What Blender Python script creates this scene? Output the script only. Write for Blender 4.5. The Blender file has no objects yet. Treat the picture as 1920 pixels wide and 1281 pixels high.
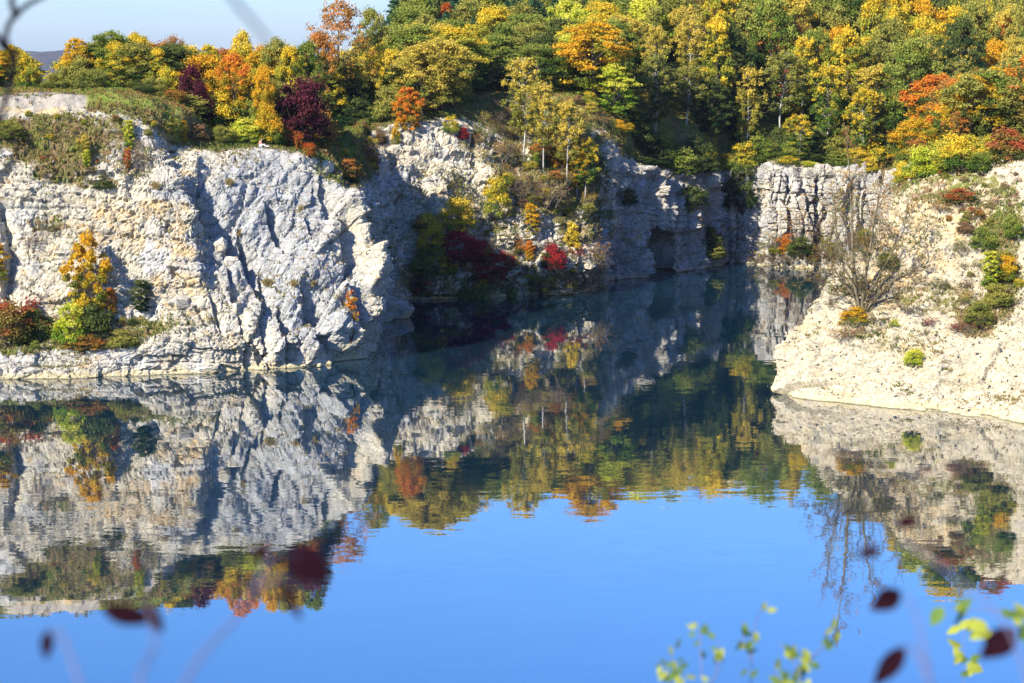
import bpy, math, random
import numpy as np
from mathutils import Vector, Matrix
from mathutils.bvhtree import BVHTree

random.seed(7); RNG = np.random.default_rng(11)
S = bpy.context.scene
COL = S.collection
rad = math.radians

# ------------------------------------------------------------------ camera, sky, sun, exposure
H = 28.5                       # camera height above the lake
FPX = 4000.0                   # 75 mm lens on a 1920 pixel wide photograph
PITCH = math.atan(520.5 / FPX)
cd = bpy.data.cameras.new("camera"); cam = bpy.data.objects.new("camera", cd); COL.objects.link(cam)
cd.lens = 75.0; cd.sensor_width = 36.0; cd.clip_start = 0.1; cd.clip_end = 12000
cam.location = (0, 0, H); cam.rotation_euler = (rad(90) - PITCH, 0, 0)
cd.dof.use_dof = True; cd.dof.focus_distance = 215; cd.dof.aperture_fstop = 5.6
S.camera = cam

SUN_AZ, SUN_EL = rad(39), rad(33)     # behind the camera, to the left
sdir = Vector((-math.sin(SUN_AZ) * math.cos(SUN_EL), -math.cos(SUN_AZ) * math.cos(SUN_EL), math.sin(SUN_EL)))
w = bpy.data.worlds.new("World"); S.world = w; w.use_nodes = True
wt = w.node_tree; wt.nodes.clear()
def wn(t): return wt.nodes.new(t)
sky = wn('ShaderNodeTexSky'); sky.sky_type = 'NISHITA'; sky.sun_disc = False
sky.sun_elevation = SUN_EL; sky.sun_rotation = math.atan2(sdir.x, sdir.y) % (2 * math.pi)
sky.altitude = 200; sky.air_density = 1.0; sky.dust_density = 0.3; sky.ozone_density = 3.0
hs = wn('ShaderNodeHueSaturation'); hs.inputs['Saturation'].default_value = 1.1; hs.inputs['Value'].default_value = 1.0
tint = wn('ShaderNodeMix'); tint.data_type = 'RGBA'; tint.blend_type = 'MULTIPLY'; tint.inputs[0].default_value = 1.0
grad = wn('ShaderNodeValToRGB'); ge = grad.color_ramp.elements
STOPS = ((0.0, (.42, .52, .84)), (.05, (.54, .68, 1.04)), (.15, (.64, .82, 1.13)), (.21, (.70, .92, 1.24)), (.29, (.58, .82, 1.18)), (.50, (.17, .43, 1.0)), (1.0, (.07, .32, 1.05)))
ge[0].position = 0; ge[0].color = tuple(v_ / 5 for v_ in STOPS[0][1]) + (1,)
ge[1].position = 1; ge[1].color = tuple(v_ / 5 for v_ in STOPS[-1][1]) + (1,)
for p_, c_ in STOPS[1:-1]: ge.new(p_).color = tuple(v_ / 5 for v_ in c_) + (1,)
dbl = wn('ShaderNodeVectorMath'); dbl.operation = 'SCALE'; dbl.inputs[3].default_value = 5.0
# thin high cloud
tc = wn('ShaderNodeTexCoord'); mp = wn('ShaderNodeMapping'); mp.inputs['Scale'].default_value = (3, 3, 14)
nz = wn('ShaderNodeTexNoise'); nz.inputs['Scale'].default_value = 2.2; nz.inputs['Detail'].default_value = 4
cr = wn('ShaderNodeValToRGB'); cr.color_ramp.elements[0].position = 0.46; cr.color_ramp.elements[1].position = 0.75
sep = wn('ShaderNodeSeparateXYZ'); el = wn('ShaderNodeMapRange')
el.inputs['From Min'].default_value = 0.02; el.inputs['From Max'].default_value = 0.14
el.inputs['To Min'].default_value = 0.55; el.inputs['To Max'].default_value = 0.0
mm = wn('ShaderNodeMath'); mm.operation = 'MULTIPLY'
cl = wn('ShaderNodeMix'); cl.data_type = 'RGBA'; cl.inputs[7].default_value = (3.9, 4.5, 5.0, 1)
bg = wn('ShaderNodeBackground'); bg.inputs['Strength'].default_value = 0.12
wo = wn('ShaderNodeOutputWorld'); L = wt.links.new
L(sky.outputs[0], hs.inputs['Color']); L(hs.outputs[0], tint.inputs[6])
L(sep.outputs['Z'], grad.inputs[0]); L(grad.outputs[0], dbl.inputs[0]); L(dbl.outputs[0], tint.inputs[7]); L(tc.outputs['Generated'], mp.inputs[0]); L(mp.outputs[0], nz.inputs['Vector']); L(nz.outputs[0], cr.inputs[0])
L(tc.outputs['Generated'], sep.inputs[0]); L(sep.outputs['Z'], el.inputs['Value'])
L(cr.outputs[0], mm.inputs[0]); L(el.outputs[0], mm.inputs[1])
L(mm.outputs[0], cl.inputs[0]); L(tint.outputs[2], cl.inputs[6]); L(cl.outputs[2], bg.inputs[0]); L(bg.outputs[0], wo.inputs[0])
ld = bpy.data.lights.new("sun", 'SUN'); ld.energy = 5.0; ld.angle = rad(0.53); ld.color = (1.0, 0.94, 0.82)
sun = bpy.data.objects.new("sun", ld); COL.objects.link(sun); sun.rotation_euler = sdir.to_track_quat('Z', 'Y').to_euler()
sun.location = (-60, -40, 120)
S.view_settings.view_transform = 'Standard'; S.view_settings.look = 'None'
S.view_settings.exposure = 0.82; S.view_settings.gamma = 1.0; S.view_settings.use_curve_mapping = False
S.cycles.max_bounces = 5; S.cycles.diffuse_bounces = 2; S.cycles.glossy_bounces = 2; S.cycles.transmission_bounces = 3
S.cycles.transparent_max_bounces = 4; S.cycles.caustics_reflective = False; S.cycles.caustics_refractive = False
S.cycles.use_denoising = True; S.cycles.sample_clamp_indirect = 6

# ------------------------------------------------------------------ photograph pixel -> place in the world
def W(px, v, d, row=False):
    """point at distance d (world Y). v < 60: height above the water, else the pixel row of the photograph."""
    u = (px - 960) / FPX
    if v < 60 and not row:
        z = v; depth = d * math.cos(PITCH) - (z - H) * math.sin(PITCH)
        return (u * depth, d, z)
    q = (640.5 - v) / FPX
    dy = math.cos(PITCH) + q * math.sin(PITCH); dz = -math.sin(PITCH) + q * math.cos(PITCH)
    t = d / dy
    return (u * t, d, H + dz * t)
def shore(px, v):
    if v < 400: return W(px, 0.0, v)
    q = (640.5 - v) / FPX
    dy = math.cos(PITCH) + q * math.sin(PITCH); dz = -math.sin(PITCH) + q * math.cos(PITCH)
    return W(px, v, dy * (-H / dz))
def to_px(P):
    P = np.asarray(P); z = P[..., 2] - H
    dep = P[..., 1] * math.cos(PITCH) - z * math.sin(PITCH)
    up = P[..., 1] * math.sin(PITCH) + z * math.cos(PITCH)
    return 960 + FPX * P[..., 0] / dep, 640.5 - FPX * up / dep

# ------------------------------------------------------------------ numpy noise
def _h(i, j, k, s):
    n = (i * 374761393 + j * 668265263 + k * 2147483647 + s * 974634777) & 0xFFFFFFFF
    n = ((n ^ (n >> 13)) * 1274126177) & 0xFFFFFFFF
    n = ((n ^ (n >> 16)) * 2246822519) & 0xFFFFFFFF
    return ((n ^ (n >> 15)) & 0xFFFFFF) / float(0xFFFFFF)
def vnoise(p, s=0):
    i = np.floor(p).astype(np.int64); f = p - i; f = f * f * (3 - 2 * f)
    r = 0
    for a in (0, 1):
        for b in (0, 1):
            for c in (0, 1):
                wgt = (f[:, 0] if a else 1 - f[:, 0]) * (f[:, 1] if b else 1 - f[:, 1]) * (f[:, 2] if c else 1 - f[:, 2])
                r = r + wgt * _h(i[:, 0] + a, i[:, 1] + b, i[:, 2] + c, s)
    return r * 2 - 1
def fbm(p, o=4, s=0):
    r = 0; a = 1.0
    for k in range(o):
        r = r + a * vnoise(p * (2 ** k) + 17.3 * k, s + k); a *= 0.5
    return r
def facets(p, s=0, jit=0.85, tilt=0.9):
    """angular blocks: every cell has its own offset and tilt; returns (offset, crack 0..1)"""
    i = np.floor(p).astype(np.int64); n = len(p)
    f1 = np.full(n, 9e9); f2 = np.full(n, 9e9); val = np.zeros(n)
    for a in (-1, 0, 1):
        for b in (-1, 0, 1):
            for c in (-1, 0, 1):
                x, y, z = i[:, 0] + a, i[:, 1] + b, i[:, 2] + c
                q = np.stack([x + .5 + jit * (_h(x, y, z, s) - .5), y + .5 + jit * (_h(x, y, z, s + 1) - .5), z + .5 + jit * (_h(x, y, z, s + 2) - .5)], 1)
                d = p - q; dd = (d * d).sum(1)
                v = (_h(x, y, z, s + 3) - .5) + tilt * ((_h(x, y, z, s + 4) - .5) * d[:, 0] + (_h(x, y, z, s + 5) - .5) * d[:, 1] + (_h(x, y, z, s + 6) - .5) * d[:, 2])
                near = dd < f1
                f2 = np.where(near, f1, np.minimum(f2, dd)); val = np.where(near, v, val); f1 = np.where(near, dd, f1)
    crack = np.clip(1 - (np.sqrt(f2) - np.sqrt(f1)) / 0.12, 0, 1)
    return val, crack

# ------------------------------------------------------------------ mesh helpers
def mesh_np(name, V, F, attrs=None, smooth=False):
    m = bpy.data.meshes.new(name)
    V = np.asarray(V, np.float32); F = np.asarray(F, np.int32); k = F.shape[1]
    m.vertices.add(len(V)); m.vertices.foreach_set('co', V.ravel())
    m.loops.add(F.size); m.loops.foreach_set('vertex_index', F.ravel())
    m.polygons.add(len(F)); m.polygons.foreach_set('loop_start', np.arange(0, F.size, k, dtype=np.int32))
    m.polygons.foreach_set('loop_total', np.full(len(F), k, np.int32))
    m.polygons.foreach_set('use_smooth', np.full(len(F), smooth))
    m.update(calc_edges=True)
    for n, d in (attrs or {}).items():
        a = m.color_attributes.new(n, 'FLOAT_COLOR', 'POINT')
        c = np.ones((len(V), 4), np.float32); c[:, :3] = d; a.data.foreach_set('color', c.ravel())
    return m
def link(name, mesh, mat=None, parent=None, loc=None):
    o = bpy.data.objects.new(name, mesh); COL.objects.link(o)
    if mat and mesh is not None:
        if len(mesh.materials) == 0: mesh.materials.append(mat)
        else: o.material_slots[0].link = 'OBJECT'; o.material_slots[0].material = mat
    if parent: o.parent = parent
    if loc is not None: o.location = loc
    return o
def tag(o, label=None, cat=None, group=None, kind=None):
    if label: o['label'] = label
    if cat: o['category'] = cat
    if group: o['group'] = group
    if kind: o['kind'] = kind
    return o
class TB:
    """collects tubes"""
    def __init__(s): s.V = []; s.F = []; s.n = 0
    def tube(s, pts, rs, k=5):
        pts = [Vector(p) for p in pts]
        if len(pts) < 2: return
        prev = None; base = s.n
        for i, p in enumerate(pts):
            t = (pts[min(i + 1, len(pts) - 1)] - pts[max(i - 1, 0)])
            t = t.normalized() if t.length > 1e-9 else Vector((0, 0, 1))
            a = (prev - t * prev.dot(t)) if prev else t.orthogonal()
            a = a.normalized() if a.length > 1e-6 else t.orthogonal().normalized()
            prev = a; b = t.cross(a)
            for j in range(k):
                an = 2 * math.pi * j / k
                s.V.append(p + (a * math.cos(an) + b * math.sin(an)) * rs[i])
        for i in range(len(pts) - 1):
            for j in range(k):
                q = base + i * k
                s.F.append((q + j, q + (j + 1) % k, q + k + (j + 1) % k, q + k + j))
        s.n += len(pts) * k
    def mesh(s, name): return mesh_np(name, np.array([tuple(v) for v in s.V]), np.array(s.F), smooth=True)

# ------------------------------------------------------------------ materials
def newmat(name):
    m = bpy.data.materials.new(name); m.use_nodes = True; m.node_tree.nodes.clear()
    return m, m.node_tree.nodes, m.node_tree.links.new
def ramp(n, stops):
    r = n.new('ShaderNodeValToRGB'); e = r.color_ramp.elements
    e[0].position, e[0].color = stops[0][0], (*stops[0][1], 1)
    e[1].position, e[1].color = stops[1][0], (*stops[1][1], 1)
    for p, c in stops[2:]:
        x = e.new(p); x.color = (*c, 1)
    return r
def noise(n, l, vec, scale, detail=5, rough=.6, mscale=None):
    if mscale:
        mpp = n.new('ShaderNodeMapping'); mpp.inputs['Scale'].default_value = mscale; l(vec, mpp.inputs[0]); vec = mpp.outputs[0]
    t = n.new('ShaderNodeTexNoise'); t.inputs['Scale'].default_value = scale; t.inputs['Detail'].default_value = detail
    t.inputs['Roughness'].default_value = rough; l(vec, t.inputs['Vector']); return t
def mixc(n, l, fac, a, b, mode='MIX'):
    m = n.new('ShaderNodeMix'); m.data_type = 'RGBA'; m.blend_type = mode
    for s, v in ((0, fac), (6, a), (7, b)):
        if hasattr(v, 'links') or isinstance(v, bpy.types.NodeSocket): l(v, m.inputs[s])
        elif s == 0: m.inputs[0].default_value = v
        else: m.inputs[s].default_value = (*v, 1)
    return m.outputs[2]
def mrange(n, l, v, a, b, c=0., d=1.):
    m = n.new('ShaderNodeMapRange'); l(v, m.inputs[0])
    for i, x in enumerate((a, b, c, d)): m.inputs[i + 1].default_value = x
    return m.outputs[0]

def rock_material(name, rel=.7, seamk=.62, white=(.60, .585, .545), cream=(.67, .60, .45), ochre=(.60, .44, .22), grey=(.30, .30, .29), warm=.5):
    m, n, l = newmat(name)
    g = n.new('ShaderNodeNewGeometry'); P = g.outputs['Position']
    at = n.new('ShaderNodeAttribute'); at.attribute_name = 'cov'
    sp = n.new('ShaderNodeSeparateColor'); l(at.outputs['Color'], sp.inputs[0])
    big = noise(n, l, P, .13, 6, .65); c1 = mixc(n, l, mrange(n, l, big.outputs[0], .5 - .25 * warm - .04, .62 - .25 * warm), white, cream)
    och = noise(n, l, P, .30, 6, .7, (1, 1, 1.7)); c2 = mixc(n, l, mrange(n, l, och.outputs[0], .56, .68), c1, ochre)
    oa = n.new('ShaderNodeMath'); oa.operation = 'MULTIPLY'; l(sp.outputs[1], oa.inputs[0]); l(mrange(n, l, noise(n, l, P, .7, 5, .7).outputs[0], .42, .58), oa.inputs[1])
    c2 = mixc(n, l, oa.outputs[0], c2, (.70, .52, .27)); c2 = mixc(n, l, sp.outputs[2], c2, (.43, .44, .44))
    bl = noise(n, l, P, 1.1, 5, .7); c3 = mixc(n, l, mrange(n, l, bl.outputs[0], .52, .68, 0, .6), c2, grey)
    st = noise(n, l, P, .9, 5, .7, (1, 1, .13)); c4 = mixc(n, l, mrange(n, l, st.outputs[0], .56, .72, 0, .6), c3, (.24, .25, .26))
    fine = noise(n, l, P, 5, 6, .75); c5 = mixc(n, l, mrange(n, l, fine.outputs[0], .35, .7, .72, 1.18), (0, 0, 0), c4)
    fm = n.new('ShaderNodeVectorMath'); fm.operation = 'SCALE'; l(c4, fm.inputs[0]); l(mrange(n, l, fine.outputs[0], .3, .7, .70, 1.22), fm.inputs[3])
    c5 = fm.outputs[0]
    # open joints and bedding seams, filled with dark soil
    def seams(scale, ms, w_, s_):
        dn = noise(n, l, P, .8, 4, .6); dv_ = n.new('ShaderNodeVectorMath'); dv_.operation = 'SCALE'; l(dn.outputs['Color'], dv_.inputs[0]); dv_.inputs[3].default_value = 1.1
        pa = n.new('ShaderNodeVectorMath'); l(P, pa.inputs[0]); l(dv_.outputs[0], pa.inputs[1])
        mp_ = n.new('ShaderNodeMapping'); mp_.inputs['Scale'].default_value = ms; l(pa.outputs[0], mp_.inputs[0])
        vo = n.new('ShaderNodeTexVoronoi'); vo.feature = 'DISTANCE_TO_EDGE'; vo.inputs['Scale'].default_value = scale; l(mp_.outputs[0], vo.inputs['Vector'])
        return mrange(n, l, vo.outputs['Distance'], 0, w_, s_, 0)
    se1 = seams(.55, (1, 1, 1.9), .05, 1); se2 = seams(1.5, (1, 1, 1.5), .07, .8)
    gate = mrange(n, l, noise(n, l, P, .25, 4, .7).outputs[0], .42, .6)
    s2 = n.new('ShaderNodeMath'); s2.operation = 'MULTIPLY'; l(se2, s2.inputs[0]); l(gate, s2.inputs[1])
    sm = n.new('ShaderNodeMath'); sm.operation = 'MAXIMUM'; l(se1, sm.inputs[0]); l(s2.outputs[0], sm.inputs[1]); seam = sm.outputs[0]
    sf = n.new('ShaderNodeMath'); sf.operation = 'MULTIPLY'; l(seam, sf.inputs[0]); sf.inputs[1].default_value = seamk
    c5 = mixc(n, l, sf.outputs[0], c5, (.13, .11, .08))
    # lichen / thin grass rooted on the flatter ledges
    sx = n.new('ShaderNodeSeparateXYZ'); l(g.outputs['Normal'], sx.inputs[0])
    vg = noise(n, l, P, .8, 5, .7)
    mu = n.new('ShaderNodeMath'); mu.operation = 'MULTIPLY'; l(mrange(n, l, sx.outputs['Z'], .5, .85), mu.inputs[0]); l(mrange(n, l, vg.outputs[0], .50, .62, 0, .8), mu.inputs[1])
    gcol = ramp(n, [(.3, (.16, .15, .06)), (.5, (.24, .17, .10)), (.7, (.11, .13, .04))]); l(noise(n, l, P, 2.3, 3).outputs[0], gcol.inputs[0])
    c6 = mixc(n, l, mu.outputs[0], c5, gcol.outputs[0])
    # mapped ground cover (attribute: where plants have taken hold)
    ad = n.new('ShaderNodeMath'); ad.operation = 'ADD'; l(sp.outputs[0], ad.inputs[0]); l(mrange(n, l, noise(n, l, P, .9, 6, .75).outputs[0], .3, .7, -.5, .5), ad.inputs[1])
    gc2 = ramp(n, [(.25, (.10, .14, .035)), (.42, (.20, .21, .05)), (.55, (.26, .18, .10)), (.68, (.15, .08, .045)), (.8, (.12, .16, .04))])
    l(noise(n, l, P, .33, 6, .7).outputs[0], gc2.inputs[0])
    c7 = mixc(n, l, mrange(n, l, ad.outputs[0], .42, .60), c6, gc2.outputs[0])
    # pale limescale band at the waterline
    pz = n.new('ShaderNodeSeparateXYZ'); l(P, pz.inputs[0])
    zn = n.new('ShaderNodeMath'); zn.operation = 'ADD'; l(pz.outputs['Z'], zn.inputs[0]); l(mrange(n, l, noise(n, l, P, .45, 4, .7).outputs[0], .3, .7, -.45, .45), zn.inputs[1])
    c8 = mixc(n, l, mrange(n, l, zn.outputs[0], .25, .5, .8, 0), c7, (.60, .50, .28))
    c8 = mixc(n, l, mrange(n, l, pz.outputs['Z'], .02, .12, .8, 0), c8, (.12, .12, .08))
    b = n.new('ShaderNodeBsdfDiffuse'); l(c8, b.inputs[0]); b.inputs[1].default_value = .9
    bp = n.new('ShaderNodeBump'); bp.inputs['Strength'].default_value = rel; bp.inputs['Distance'].default_value = .12
    hh_ = n.new('ShaderNodeMath'); hh_.operation = 'MULTIPLY_ADD'; l(seam, hh_.inputs[0]); hh_.inputs[1].default_value = -.6; l(noise(n, l, P, 3.2, 7, .72, (1, 1, 1.4)).outputs[0], hh_.inputs[2]); l(hh_.outputs[0], bp.inputs['Height']); l(bp.outputs[0], b.inputs['Normal'])
    o = n.new('ShaderNodeOutputMaterial'); l(b.outputs[0], o.inputs[0]); return m
M_ROCK = rock_material('limestone_weathered')
M_ROCKC = rock_material('limestone_cream', .5, .34, white=(.59, .55, .47), cream=(.60, .52, .36), ochre=(.56, .43, .24), grey=(.34, .33, .29), warm=.9)
M_ROCKB = rock_material('limestone_grey', white=(.52, .515, .50), cream=(.56, .51, .42), grey=(.26, .26, .25), warm=.3)

def ground_material():
    m, n, l = newmat('grassy_soil')
    g = n.new('ShaderNodeNewGeometry'); P = g.outputs['Position']
    at = n.new('ShaderNodeAttribute'); at.attribute_name = 'cov'; sp = n.new('ShaderNodeSeparateColor'); l(at.outputs['Color'], sp.inputs[0])
    r = ramp(n, [(.25, (.10, .17, .03)), (.42, (.22, .26, .05)), (.56, (.26, .20, .08)), (.68, (.17, .09, .045)), (.82, (.14, .19, .04))])
    l(noise(n, l, P, .25, 7, .75).outputs[0], r.inputs[0])
    gr = noise(n, l, P, 4, 5, .8)
    grav = mixc(n, l, gr.outputs[0], (.32, .28, .22), (.52, .46, .37))
    c = mixc(n, l, sp.outputs[0], grav, r.outputs[0])
    b = n.new('ShaderNodeBsdfDiffuse'); l(c, b.inputs[0])
    bp = n.new('ShaderNodeBump'); bp.inputs['Strength'].default_value = .8; bp.inputs['Distance'].default_value = .2; l(gr.outputs[0], bp.inputs['Height']); l(bp.outputs[0], b.inputs['Normal'])
    o = n.new('ShaderNodeOutputMaterial'); l(b.outputs[0], o.inputs[0]); return m
M_GROUND = ground_material()

def leaf_material(name, low, main, top, trans=.34):
    m, n, l = newmat('foliage_' + name)
    at = n.new('ShaderNodeAttribute'); at.attribute_name = 'tint'; sp = n.new('ShaderNodeSeparateColor'); l(at.outputs['Color'], sp.inputs[0])
    oi = n.new('ShaderNodeObjectInfo')
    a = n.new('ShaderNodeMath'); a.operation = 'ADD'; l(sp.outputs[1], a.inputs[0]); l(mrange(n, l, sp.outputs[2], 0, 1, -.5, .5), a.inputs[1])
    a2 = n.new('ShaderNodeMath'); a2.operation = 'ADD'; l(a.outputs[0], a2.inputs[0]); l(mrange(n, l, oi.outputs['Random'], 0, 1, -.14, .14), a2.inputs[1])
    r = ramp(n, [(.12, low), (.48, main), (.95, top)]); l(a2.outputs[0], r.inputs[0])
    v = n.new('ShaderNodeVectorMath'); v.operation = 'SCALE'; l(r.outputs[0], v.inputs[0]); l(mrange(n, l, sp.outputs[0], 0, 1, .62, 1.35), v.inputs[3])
    d = n.new('ShaderNodeBsdfDiffuse'); t = n.new('ShaderNodeBsdfTranslucent'); l(v.outputs[0], d.inputs[0]); l(v.outputs[0], t.inputs[0])
    x = n.new('ShaderNodeMixShader'); x.inputs[0].default_value = trans; l(d.outputs[0], x.inputs[1]); l(t.outputs[0], x.inputs[2])
    o = n.new('ShaderNodeOutputMaterial'); l(x.outputs[0], o.inputs[0]); return m
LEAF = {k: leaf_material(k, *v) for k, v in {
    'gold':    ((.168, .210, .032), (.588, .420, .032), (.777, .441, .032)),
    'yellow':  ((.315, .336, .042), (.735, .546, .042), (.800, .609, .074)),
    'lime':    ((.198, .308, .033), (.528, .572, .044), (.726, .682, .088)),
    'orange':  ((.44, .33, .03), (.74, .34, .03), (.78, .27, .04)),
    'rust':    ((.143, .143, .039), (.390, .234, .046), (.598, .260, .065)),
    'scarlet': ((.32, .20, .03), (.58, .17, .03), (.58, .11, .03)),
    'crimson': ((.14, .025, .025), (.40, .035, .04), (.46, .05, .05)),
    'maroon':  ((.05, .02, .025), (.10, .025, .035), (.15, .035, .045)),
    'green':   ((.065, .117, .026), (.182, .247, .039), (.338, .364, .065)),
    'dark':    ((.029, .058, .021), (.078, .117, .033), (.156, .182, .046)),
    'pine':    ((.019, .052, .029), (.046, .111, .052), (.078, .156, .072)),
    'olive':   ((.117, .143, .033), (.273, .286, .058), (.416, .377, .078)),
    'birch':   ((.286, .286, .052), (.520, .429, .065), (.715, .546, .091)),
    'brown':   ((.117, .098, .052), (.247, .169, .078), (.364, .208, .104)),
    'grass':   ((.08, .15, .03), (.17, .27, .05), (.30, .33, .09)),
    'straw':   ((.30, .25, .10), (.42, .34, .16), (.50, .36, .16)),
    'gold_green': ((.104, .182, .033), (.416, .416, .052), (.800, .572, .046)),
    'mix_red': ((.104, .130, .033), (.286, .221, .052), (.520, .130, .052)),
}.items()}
def plain(name, c1, c2, scale=3, ms=None, rough=.95):
    m, n, l = newmat(name); g = n.new('ShaderNodeTexCoord')
    t = noise(n, l, g.outputs['Object'], scale, 5, .7, ms); r = ramp(n, [(.38, c1), (.6, c2)]); l(t.outputs[0], r.inputs[0])
    b = n.new('ShaderNodeBsdfPrincipled'); b.inputs['Roughness'].default_value = rough; b.inputs['Specular IOR Level'].default_value = .12; l(r.outputs[0], b.inputs['Base Color'])
    o = n.new('ShaderNodeOutputMaterial'); l(b.outputs[0], o.inputs[0]); return m
M_BARK = plain('bark', (.07, .055, .04), (.15, .12, .09), 6)
M_TWIG = plain('grey_twigs', (.16, .13, .10), (.27, .23, .19), 6)
M_BIRCH = plain('birch_bark', (.26, .24, .21), (.60, .58, .54), 2.5, (1, 1, 3))
M_WILLOW = plain('mossy_bark', (.09, .075, .045), (.22, .18, .11), 3)

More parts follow.
